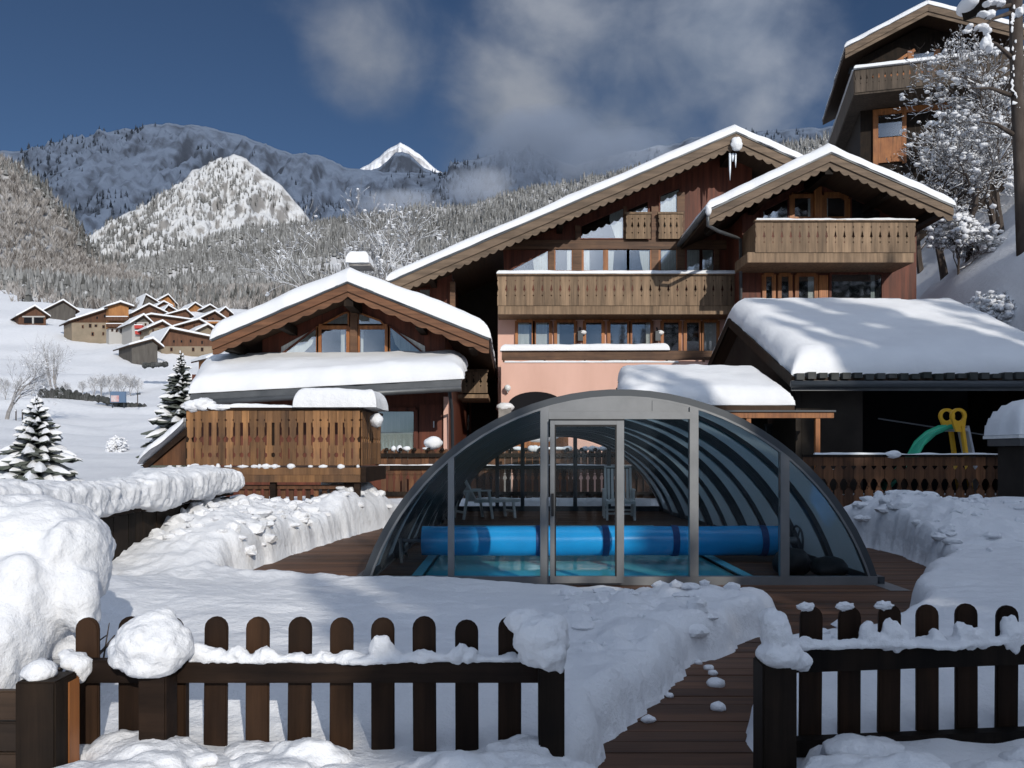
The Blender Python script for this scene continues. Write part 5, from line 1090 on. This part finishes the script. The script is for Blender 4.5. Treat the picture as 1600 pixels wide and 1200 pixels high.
s_.blob(q(300, 635, TYF), (.16, .12, .10), .4, 2, 4, 44).blob(q(318, 633, TYF+.1), (.2, .2, .13), .4, 2, 4, 46).blob(q(345, 637, TYF), (.22, .1, .06), .4, 2, 4, 47)
snow_slab(s_, (X_(462, TYF), TYF-.14, z1+.046), (X_(592, TYF), TYF-.14, z1+.046), (X_(588, TYF), TYF+1.1, z1+.046), (X_(462, TYF), TYF+1.1, z1+.046), .34, r=.16, n=26, m=18, seed=77, bump=.03)
s_.blob(q(588, 657, TYF+.4), (.12, .12, .13), .3, 2, 3, 45)
O('snow_layer', s_, M['snow'], tr, smooth=True, recalc=False)
s_ = MB(); r = np.random.default_rng(8)
for k in range(26): s_.blob((r.uniform(x0, x1), TYF-.04, z0-.02), (r.uniform(.02, .10), .04, r.uniform(.015, .06)), .35, 2, 2, k)
O('snow_clump', s_, M['snow'], tr, smooth=True)
xs0, xs1 = X_(366, TYF), X_(536, TYF); zz0, zz1 = Z_(800, TYF), Z_(760, TYF)
O('lower_rail', MB().box(xs0, xs1, TYF+.1, TYF+.16, zz1-.05, zz1+.02), M['fence_wood'], tr)
boards(tr, 'lower_board', xs0, xs1, TYF+.17, zz0-.2, zz1, 13, [(.28, [(0, 0), (.03, .02), (.03, .3), (0, .32)])], M['fence_wood'])
O('post', MB().box(X_(536, TYF), X_(552, TYF), TYF+.1, TYF+.26, -.3, z0-.31), M['rail_wood'], tr)
# the flight of steps going down on its left, seen from the side
stp = [q(228, 727, TYF+.3), q(292, 727, TYF+.3), q(292, 672, TYF+.3)]
O('stair_side', MB().prism([(p.x, p.z) for p in stp], TYF+.25, TYF+.33), M['fence_wood'], tr)
O('stair_rail', MB().bar(q(226, 730, TYF+.2), q(300, 668, TYF+.2), .09, .09), M['rail_wood'], tr)
s_ = MB(); a, b = q(224, 724, TYF+.2), q(298, 660, TYF+.2)
O('snow_layer', snow_strip(s_, a, b, .5, .16, 66, 26, .05), M['snow'], tr, smooth=True, recalc=False)

# ------------------------------------------------------------------ fences round the pool terrace
bf = T('board_fence', 'dark board fence with knobbed snowy top behind the pool enclosure', 'fence', (-.5, 20.4, 0))
YK = 20.4; xa, xb = X_(594, YK), X_(1200, YK); zt = Z_(704, YK); n_ = 56; w_ = (xb-xa)/n_
me_ = mesh('fence_board', MB().prism(board_outline(w_-.008, zt+.3, [(.75, [(0, 0), (.02, 0), (.02, .3), (.05, .34), (.02, .42), (0, .44)]), (1.2, dot_cut(.03))], [(w_*.3, zt+.36), (0, zt+.40), (-w_*.3, zt+.36)]), 0, .03), M['fence_wood'])
for i in range(n_):
    o = bpy.data.objects.new('fence_board', me_); COL.objects.link(o); o.parent = bf; o.location = Vector((xa+w_*(i+.5), YK+RNG.uniform(-.006, .006), -.35))-wl(bf)
for z in (.35, 1.02, zt-.12): O('rail', MB().box(xa, xb, YK-.08, YK-.012, z-.05, z+.05), M['dark_wood'], bf)
s_ = MB()
for z in (1.07,): snow_strip(s_, (xa, YK-.05, z), (xb, YK-.05, z), .05, .025, 6, 160, .03)
r = np.random.default_rng(4)
for i in range(n_):
    if r.uniform() < .55: s_.blob((xa+w_*(i+.5)+r.uniform(-.08, .08), YK, zt+.05), (r.uniform(.06, .16), .07, r.uniform(.03, .10)), .3, 2, 2, i)
s_.blob(q(677, 692, YK), (.24, .2, .16), .2, 2, 3, 3)
O('snow_layer', s_, M['roof_snow'], bf, smooth=True, recalc=False)
knob = mesh('knob', MB().blob((0, 0, 0), (.055, .055, .055), 0, 1, 2), M['dark_wood'], True)
for i in range(0, n_, 2):
    o = bpy.data.objects.new('knob', knob); COL.objects.link(o); o.parent = bf; o.location = Vector((xa+w_*(i+1), YK-.09, zt+.02))-wl(bf)
tf = T('tulip_fence', 'low fence of boards with tulip cut-outs right of the pool enclosure', 'fence', (7.4, 15.4, 0))
YT = 15.4; xa, xb = X_(1255, YT), X_(1572, YT); zt = Z_(714, YT); n_ = 20; w_ = (xb-xa)/n_; z0 = -.2; H_ = zt-z0
def tulip(s): return [(0, 0), (.012*s, .03), (.012*s, .10), (.05*s, .14), (.085*s, .22), (.085*s, .30), (.05*s, .25), (.025*s, .32), (0, .34)]
me_ = mesh('fence_board', MB().prism(board_outline(w_-.006, H_, [(H_*.2, dot_cut(.02)), (H_*.50, [(a_*1.25, b_) for a_, b_ in tulip(1.1)]), (H_*.84, [(0, 0), (.012, 0), (.05, .05), (.05, .07), (0, .07)])]), 0, .028), M['fence_wood'])
for i in range(n_):
    o = bpy.data.objects.new('fence_board', me_); COL.objects.link(o); o.parent = tf; o.location = Vector((xa+w_*(i+.5), YT+RNG.uniform(-.006, .006), z0))-wl(tf)
O('handrail', MB().box(xa, xb+.05, YT-.03, YT+.08, zt+.002, zt+.045), M['dark_wood'], tf)
for x in (xa+.1, (xa+xb)/2, xb-.05): O('post', MB().box(x-.05, x+.05, YT+.04, YT+.14, -.3, zt), M['dark_wood'], tf)
s_ = snow_strip(MB(), (xa+.2, YT+.02, zt+.045), (xb-.1, YT+.02, zt+.045), .1, .03, 9, 60, .03); s_.blob(q(1396, 710, YT), (.16, .08, .07), .3, 2, 3, 3)
O('snow_layer', s_, M['roof_snow'], tf, smooth=True, recalc=False)
sh_ = MB()
xx = np.linspace(5.0, 10.5, 70); yy = np.linspace(15.6, 19.6, 40); A, B = np.meshgrid(xx, yy); Zs = .92+.12*fbm(xyz(A*.9, B*.9), 3, 3)-.9*(1-sst(5.0, 5.7, A))
O('snow_bank', sh_.grid(np.stack([A, B, Zs], -1)), M['snow'], smooth=True, kind='stuff', label='snow lying behind the tulip fence')
# the slide under the shelter
sl_ = T('toy_slide', 'toy slide with green chute and yellow ring handles', 'slide', (8.8, 17, .5))
YS = 17.0
pts = [q(1425, 716, YS-.1), q(1437, 694, YS-.05), q(1455, 678, YS), q(1475, 669, YS), q(1488, 668, YS)]; wv = Vector((.04, .42, 0))
ch_ = []
for p in pts: ch_.append([p+Vector((0, -.2, .07)), p+Vector((0, -.2, -.03)), p+Vector((0, -.17, 0)), p+Vector((0, .2, 0)), p+Vector((0, .23, -.03)), p+Vector((0, .23, .07))])
lowp = [q(1400, 745, YS-.2), q(1380, 765, YS-.3)]
ch_ = [[p+Vector((0, -.2, .07)), p+Vector((0, -.2, -.03)), p+Vector((0, -.17, 0)), p+Vector((0, .2, 0)), p+Vector((0, .23, -.03)), p+Vector((0, .23, .07))] for p in lowp[::-1]]+ch_
O('chute', MB().grid(np.array([[v[:] for v in r_] for r_ in ch_])), M['green_plastic'], sl_, smooth=True)
for dy, u in ((-.28, 1497), (.28, 1479)):
    cx, cz = X_(u, YS+dy), Z_(650, YS+dy); ro, ri = .165, .105
    ring = MB(); n_ = 24
    v = [(cx+rr_*math.cos(t), yy_, cz+rr_*math.sin(t)) for yy_ in (YS+dy-.035, YS+dy+.035) for rr_ in (ro, ri) for t in np.linspace(0, 2*math.pi, n_, False)]
    fcs = []
    for i in range(n_):
        j = (i+1) % n_; a0, b0, a1, b1 = 0, n_, 2*n_, 3*n_
        fcs += [(a0+i, a0+j, b0+j, b0+i), (a1+i, b1+i, b1+j, a1+j), (a0+i, a1+i, a1+j, a0+j), (b0+i, b0+j, b1+j, b1+i)]
    ring.add(v, fcs)
    ring.prism([(cx-.13, cz-.11), (cx-.05, cz-.33), (cx+.12, cz-.33), (cx+.155, cz-.02), (cx+.12, cz-.08), (cx+.05, cz-.13), (cx-.05, cz-.14)], YS+dy-.034, YS+dy+.034)
    O('ring_handle', ring, M['yellow_plastic'], sl_)
    O('leg', MB().bar((cx+.08, YS+dy, cz-.2), (cx+.3, YS+dy, .35), .1, .06), M['yellow_plastic'], sl_)
O('ladder', MB().bar((X_(1497, YS)+.1, YS, 1.95), (X_(1497, YS)+.42, YS, .4), .4, .05), M['grey_plastic'], sl_)
O('platform', MB().box(X_(1486, YS), X_(1502, YS), YS-.25, YS+.25, 1.84, 1.9), M['grey_plastic'], sl_)
# two white loungers inside the enclosure
def lounger(name, label, loc, rz, back=62):
    t = T(name, label, 'deck chair', (0, 0, 0), 'white deck chairs in the pool enclosure'); wm = M['white_plastic']; mb = MB()
    for i in range(7): x = -.24+.08*i; mb.box(x-.03, x+.03, -.02, .95, .36, .385)
    mb.box(-.29, -.25, -.05, .97, .34, .40).box(.25, .29, -.05, .97, .34, .40).box(-.249, .249, .93, .97, .345, .395)
    O('seat', mb, wm, t); mb = MB(); a = math.radians(back); d = Vector((0, -math.cos(a), math.sin(a)))
    for i in range(6): x = -.20+.08*i; mb.bar(Vector((x, 0, .39)), Vector((x, 0, .39))+d*.68, .055, .022, up=(0, math.sin(a), math.cos(a)))
    for x in (-.27, .27): mb.bar(Vector((x, 0, .37)), Vector((x, 0, .37))+d*.72, .05, .035, up=(0, math.sin(a), math.cos(a)))
    mb.bar(Vector((-.29, 0, .37))+d*.75, Vector((.29, 0, .37))+d*.75, .07, .035)
    O('backrest', mb, wm, t)
    for x in (-.31, .31):
        O('armrest', MB().box(x-.035, x+.035, -.28, .3, .58, .61), wm, t)
        O('leg', MB().bar((x, .26, .58), (x, .34, 0), .045, .05), wm, t); O('leg', MB().bar((x, -.2, .58), (x, -.3, 0), .045, .05), wm, t)
        O('leg', MB().bar((x*.9, .82, .36), (x*.9, .86, 0), .045, .05), wm, t)
    O('stretcher', MB().box(-.27, .27, .84, .87, .12, .16), wm, t); O('stretcher', MB().box(-.31, .31, -.27, -.24, .12, .16), wm, t)
    t.location = loc; t.rotation_euler.z = rz; return t
lounger('deck_chair', 'white slatted deck chair seen from its side, left in the enclosure', (X_(738, 16.9), 16.9, 0), math.radians(-68))
c2 = lounger('deck_chair', 'white slatted deck chair facing us beside the door post', (X_(968, 17), 17.2, 0), math.radians(176), 72)
# a snowy bench of planks beyond the back fence
bn = T('plank_bin', 'orange plank bin under a dome of snow behind the back fence', 'bin', (.6, 21.4, 0))
O('box', MB().box(X_(802, 21.4), X_(888, 21.4), 21.4, 22.1, -.3, Z_(683, 21.4)), M['orange_wood'], bn)
O('snow_layer', MB().blob((X_(845, 21.4), 21.75, Z_(682, 21.4)), (.78, .45, .26), .1, 1.5, 3, 7), M['roof_snow'], bn, smooth=True)

# ------------------------------------------------------------------ trees
def spruce_meshes(h, R, tiers, seed, snow=.7, dens=8):
    r = np.random.default_rng(seed); nd, sn = MB(), MB()
    for i in range(tiers):
        t = (i+.5)/tiers; z0_ = h*(.05+.93*t); L0 = R*(1-t)**.85*1.0+.03*h*.3; k = int(dens*(1-t*.45)+2)
        for j in range(k):
            a = 2*math.pi*(j+r.uniform(-.35, .35))/k+i*.7; z = z0_+h*r.uniform(-.55, .55)/tiers; L_ = L0*r.uniform(.55, 1.18); dr = r.uniform(.28, .55)*(1-t*.6); up0 = .10+.25*t
            w0 = L_*r.uniform(.20, .30)+.03; ca, sa = math.cos(a), math.sin(a); rows = []
            for s in (0, .28, .52, .76, 1.):
                rr = L_*s; zz = z+L_*(up0*s-dr*s*s*1.2); w = w0*(math.sin(math.pi*(.12+.82*s))**.8)*(1.25 if s in (.28, .76) else .8)
                if s == 1.: w = .01
                d2 = w*.5
                rows.append([(ca*rr-sa*w, sa*rr+ca*w, zz-d2), (ca*rr, sa*rr, zz), (ca*rr+sa*w, sa*rr-ca*w, zz-d2)])
            A = np.array(rows)+r.normal(0, .012*L_, (5, 3, 3)); nd.grid(A)
            for q_ in range(3):                     # hanging side sprays
                s = r.uniform(.3, .9); p = A[int(s*4), 1]; b = a+r.choice([-1, 1])*r.uniform(.5, 1.0); l2 = L_*r.uniform(.18, .34)
                e = p+np.array([math.cos(b)*l2, math.sin(b)*l2, -l2*r.uniform(.25, .7)]); pr = np.array([-math.sin(b), math.cos(b), 0])*l2*.26
                nd.add([tuple(p-pr*.5), tuple(p+pr*.5), tuple((p+e)/2+pr), tuple(e), tuple((p+e)/2-pr)], [(0, 1, 2, 3, 4)])
            if r.uniform() < snow:
                s0 = r.uniform(.15, .4); m_ = 5; th = .06*h/5*r.uniform(.6, 1.6)+.02; S_ = []
                for s in np.linspace(s0, 1.02, m_):
                    f_ = s*4; i0 = min(int(f_), 3); c = A[i0]*(1-(f_-i0))+A[i0+1]*(f_-i0); kk = math.sin(math.pi*np.clip((s-s0)/(1.02-s0), .04, .97))**.5
                    mid = c[1]; lft = mid+(c[0]-mid)*.62*kk; rgt = mid+(c[2]-mid)*.62*kk
                    S_.append([lft+[0, 0, -.004], (lft+mid)/2+[0, 0, th*kk*.8], mid+[0, 0, th*kk], (rgt+mid)/2+[0, 0, th*kk*.8], rgt+[0, 0, -.004]])
                sn.grid(np.array(S_))
    return nd, sn
def spruce(name, label, loc, h, R, tiers, seed, snow=.7, dens=8, group=None):
    t = T(name, label, 'tree', (0, 0, 0), group); nd, sn = spruce_meshes(h, R, tiers, seed, snow, dens)
    O('trunk', MB().tube([(0, 0, -.6), (0, 0, h*.5), (0, 0, h*.99)], [h*.018+.03, h*.011+.015, .012], 8), M['bark'], t, smooth=True)
    O('crown', nd, M['needles'], t, recalc=False); O('snow_load', sn, M['snow'], t, smooth=True, recalc=False)
    t.location = loc; return t
def gpt(u, Y, dz=0): x = X_(u, Y); return Vector((x, Y, float(ground_z(x, Y))+dz))
def spruce_at(u, vtop, Y, R, seed, label, tiers=26, **k):
    p = gpt(u, Y); return spruce('spruce_tree', label, p, Z_(vtop, Y)-p.z, R, tiers, seed, **k)
spruce_at(57, 615, 15.5, 1.45, 3, 'snow-laden spruce at the left edge beyond the snow-capped wall', 38, snow=.9, dens=11)
spruce_at(283, 548, 30, 1.75, 4, 'dark green spruce standing just left of the wooden terrace', 46, snow=.5, dens=11)
spruce_at(318, 575, 36, 1.3, 5, 'paler spruce half hidden behind the dark green one', 34, snow=.9, dens=10)

def bare_tree(h, seed, spread=.5, levels=5, r0=None, snow=.8, clumps=.25, lean=0., split=(2, 4)):
    r = np.random.default_rng(seed); wd, sn = MB(), MB(); cl = []
    def grow(p, d, L_, rad, lv):
        n = 3; pts = [p]; 
        for i in range(n):
            d = (d+Vector(r.normal(0, .13, 3))+Vector((0, 0, .05))).normalized(); pts.append(pts[-1]+d*L_/n)
        rs = [rad*(1-.35*i/n) for i in range(n+1)]
        wd.tube(pts, rs, 6 if lv <= 1 else (4 if lv <= 3 else 3), False)
        for a, b in zip(pts[:-1], pts[1:]):          # snow along the top of every bough that is not upright
            dd = b-a; hz = math.hypot(dd.x, dd.y)
            if hz/dd.length > .38 and r.uniform() < snow:
                s_ = Vector((-dd.y, dd.x, 0)).normalized()*(rad*1.1+.012); up_ = Vector((0, 0, rad+.02+.5*rad*r.uniform(.5, 1.6)))
                lo = Vector((0, 0, rad*.3)); sn.add([a-s_+lo, a+up_, a+s_+lo, b-s_+lo, b+up_*.9, b+s_+lo], [(0, 1, 4, 3), (1, 2, 5, 4), (0, 2, 1), (3, 4, 5)])
        if lv >= levels:
            if r.uniform() < clumps: cl.append(pts[-1])
            return
        for k in range(r.integers(*split)+ (1 if lv < 2 else 0)):
            s = r.uniform(.35, 1.0) if k else 1.0; i = min(int(s*n), n-1); q_ = pts[i].lerp(pts[i+1], s*n-i)
            ax_ = Vector(r.normal(0, 1, 3)); nd_ = (d+(ax_-d*ax_.dot(d)).normalized()*r.uniform(.45, 1.0)*spread*2*.75).normalized()
            grow(q_, nd_, L_*r.uniform(.58, .8), max(rs[-1]*r.uniform(.55, .75), .006), lv+1)
    grow(Vector((0, 0, -.4)), Vector((lean, 0, 1)).normalized(), h*.34, r0 or h*.022, 0)
    for c in cl: 
        for _ in range(r.integers(1, 4)):
            s = r.uniform(.03, .10); o_ = r.normal(0, .07, 3); sn.blob((c.x+o_[0], c.y+o_[1], c.z+o_[2]*.6), (s*r.uniform(.8, 1.7), s*r.uniform(.8, 1.5), s*r.uniform(.5, 1.1)), .45, 2.4, 1 if s < .06 else 2, int(s*1e5))
    return wd, sn
def bare(name, label, loc, h, seed, cat='tree', mt='bark', group=None, **k):
    t = T(name, label, cat, (0, 0, 0), group); wd, sn = bare_tree(h, seed, **k)
    O('branches', wd, M[mt], t, recalc=False); O('snow_load', sn, M['snow'], t, smooth=True, recalc=False, kind='stuff'); t.location = loc; return t
bare('snowy_tree', 'snow-laden bare tree in front of the hillside chalet balcony', gpt(1478, 32), 7.5, 11, levels=7, spread=.6, clumps=.07, snow=.4, lean=-.1)
bare('snowy_tree', 'snow-laden bare tree at the right edge below the hillside chalet', gpt(1565, 31), 7.0, 12, levels=7, spread=.7, clumps=.07, snow=.4)
bare('snowy_tree', 'leaning bare tree with dark stem rising beside the gabled wing', gpt(1512, 31), 8.0, 13, levels=6, spread=.55, clumps=.15, snow=.3, lean=-.35, r0=.13)
bare('snowy_tree', 'low spreading tree reaching out over the gabled wing roof', gpt(1405, 38), 5.5, 14, levels=7, spread=.8, clumps=.07, snow=.4, lean=-.25)
bare('snowy_tree', 'tall bare tree by the trunk at the top right', gpt(1600, 34), 9.0, 15, levels=7, spread=.6, clumps=.07, snow=.4)
tk = T('tree_trunk', 'thick dark trunk with snow patches at the top right corner', 'tree', gpt(1594, 27))
g_ = gpt(1594, 27); tp = MB().tube([g_+Vector((.1, 0, -.5)), q(1594, 300, 27), q(1589, 130, 27), q(1586, -60, 27)], [.19, .17, .2, .2], 12)
O('trunk', tp, M['bark'], tk, smooth=True)
s_ = MB(); r = np.random.default_rng(6)
for k in range(60):
    v = r.uniform(-10, 170); w_ = r.uniform(.02, .06); s_.blob(q(1588+r.uniform(-8, 8), v, 26.85), (w_, w_*.5, w_*r.uniform(.8, 2.2)), .5, 2.6, 2, k)
for u, v, a, b in ((1530, 45, .36, .16), (1541, 66, .2, .3), (1545, 24, .32, .12), (1597, 18, .2, .2), (1560, 5, .3, .12)):
    for k in range(6): s_.blob(q(u+r.normal(0, a*22), v+r.normal(0, b*18), 26.8), (a*r.uniform(.3, .6), .16, b*r.uniform(.4, .7)), .5, 2.4, 3, int(u)+k)
s_ = fuse(s_, .025, 1, .03, 8, 3)
O('snow_load', s_, M['snow'], tk, smooth=True, recalc=False, kind='stuff')
for (u0, v0, u1, v1) in ((1580, 20, 1525, 50), (1580, 8, 1538, 30), (1580, 90, 1535, 60), (1583, 150, 1515, 138), (1583, 210, 1530, 190)):
    b_ = MB().tube([q(u0, v0, 27), q((u0+u1)/2, (v0+v1)/2-6, 26.9), q(u1, v1, 26.8)], [.08, .05, .02], 6)
    O('branch', b_, M['bark'], tk, smooth=True)
src = [o for o in COL.objects if o.parent is None and o.name.startswith('snowy_tree')]
for i, (k, u, Y, sc_, lb) in enumerate(((0, 1440, 36, .9, 'snow-laden bare tree left of centre in the thicket under the hillside chalet'), (1, 1520, 37, 1.1, 'snow-laden bare tree hiding the right half of the hillside chalet balcony'), (4, 1555, 33, .8, 'bushy snow-laden tree right of the leaning bare tree'),
        (2, 1480, 39, .9, 'bare tree standing close against the hillside chalet wall'), (0, 1590, 38, 1.1, 'snow-laden tree behind the thick dark trunk'), (1, 1395, 40, .75, 'small snowy tree at the left foot of the hillside chalet'))):
    t = tree_copy(src[k]); t.location = gpt(u, Y); t.scale = (sc_,)*3; t.rotation_euler.z = 1.3+i*1.9; t['label'] = lb
# the bushes on the bank beside the wing
for i, (u, Y, h, lb) in enumerate(((1462, 27.5, 3.4, 'round snowed-over bush hard against the gabled wing'), (1500, 30, 3.0, 'snowed-over bush on the bank beneath the leaning tree'), (1545, 27, 2.2, 'small snowy bush on the bank at the right'))):
    t = bare('snowy_bush', lb, gpt(u, Y), h, 40+i, 'bush', levels=6, spread=.85, clumps=.12, snow=.5, split=(3, 5), r0=.05)
# bare shrubs and trees of the valley
bare('bare_tree', 'tall frosted bare tree at the left edge below the village', gpt(10, 95), 11, 21, mt='frost_twig', levels=7, spread=.5, snow=.5, clumps=.05)
bare('bare_tree', 'frosted bare tree with two stems in front of the leftmost garage', gpt(92, 135), 11, 22, mt='frost_twig', levels=6, spread=.35, snow=.4, clumps=.0)
bare('bare_tree', 'slender frosted tree left of the two-stemmed one', gpt(80, 138), 12, 23, mt='frost_twig', levels=5, spread=.25, snow=.4, clumps=.0)
SHL = ['%s frosted shrub from the left in the row below the village' % k for k in ('first', 'second', 'third', 'fourth', 'fifth', 'sixth', 'seventh', 'eighth')]+['low frosted shrub just above the left end of the stone wall', 'low frosted shrub at the foot of the two-stemmed frosted tree', 'small frosted shrub left of the stone wall',
    'frosted shrub by the thin pole at the left end of the field', 'frosted shrub at the left edge of the field']
SH = bare_tree(4.6, 24, spread=.5, levels=5, snow=.5, clumps=.0, split=(3, 5), r0=.07); me1, me2 = mesh('branches', SH[0], M['frost_twig'], recalc=False), mesh('snow_load', SH[1], M['snow'], recalc=False)
for i, (u, Y, s) in enumerate(((128, 150, .8), (147, 152, 1.05), (160, 150, 1.2), (172, 153, 1.1), (183, 150, 1.0), (193, 152, 1.25), (205, 151, 1.1), (214, 153, .9), (70, 132, .7), (104, 132, .8), (50, 128, .7), (30, 120, .8), (8, 118, .9))):
    t = T('frosted_shrub', SHL[i], 'shrub', gpt(u, Y), 'frosted shrubs on the snowy field')
    for nme, me_ in (('branches', me1), ('snow_load', me2)):
        o = bpy.data.objects.new(nme, me_); COL.objects.link(o); o.parent = t
    t.scale = (s, s, s); t.rotation_euler.z = i*1.7
for i, (u, Y, s, lb) in enumerate(((182, 58, .55, 'low shrub under snow alone on the white field'), (12, 26, .75, 'snowy shrub at the left edge behind the spruce'))):
    bare('snowy_bush', lb, gpt(u, Y), 3*s, 50+i, 'bush', levels=5, spread=.9, clumps=.6, split=(3, 5), r0=.03)
bare('snowy_tree', 'snow-flecked tree behind the chimney of the small chalet', gpt(668, 62), 23, 61, mt='bark', levels=7, spread=.42, clumps=.12, snow=.8)
bare('snowy_tree', 'pale snow-covered tree between chimney and long roof', gpt(625, 56), 18.5, 62, mt='frost_twig', levels=7, spread=.42, clumps=.1, snow=.8)

# ------------------------------------------------------------------ what stands behind the camera and throws the shade
PROF = [(5.2, 8.2), (6.0, 9.4), (7.0, 10.2), (7.8, 11.6), (8.7, 12.4), (9.1, 10.2), (9.4, 9.7), (10.1, 9.7), (10.5, 10.6), (10.9, 10.8), (11.3, 12.4), (12.0, 13.5), (14, 15), (15.5, 19.0), (17.8, 20), (18.6, 16.5), (20.8, 17), (22.2, 23.8), (24, 25.6), (25.6, 25), (26.6, 21), (27.4, 22), (28.4, 27), (29.3, 23.5), (30.5, 26), (33, 29), (37, 29), (42, 27)]
proto = spruce('spruce_tree', 'spruce in the row behind the viewpoint', (0, 0, 0), 10, 1.9, 34, 71, .7, 11, 'spruces behind the viewpoint')
first = True
for y0, st, off in ((-13, .95, 0), (-14.6, 1.1, .5), (-16.4, 1.3, .2), (-18.2, 1.3, .75)):
    x = 6.55+off                                     # where the tree's shade crosses the first row
    while x < 42:
        rad = 1.6 if x < 13 else (3.0 if 21.5 < x < 26 else 2.0); h = float(np.interp(x, *zip(*PROF)))-(y0+13)*.46+.5+RNG.uniform(-.4, .4)
        t = proto if first else tree_copy(proto); first = False
        t.location = (x-(y0+13)*.404+RNG.uniform(-.2, .2), y0, -.5); t.scale = (rad/1.9, rad/1.9, h/10); t.rotation_euler.z = x*2.1
        x += st*(1 if x < 13 else 1.5)
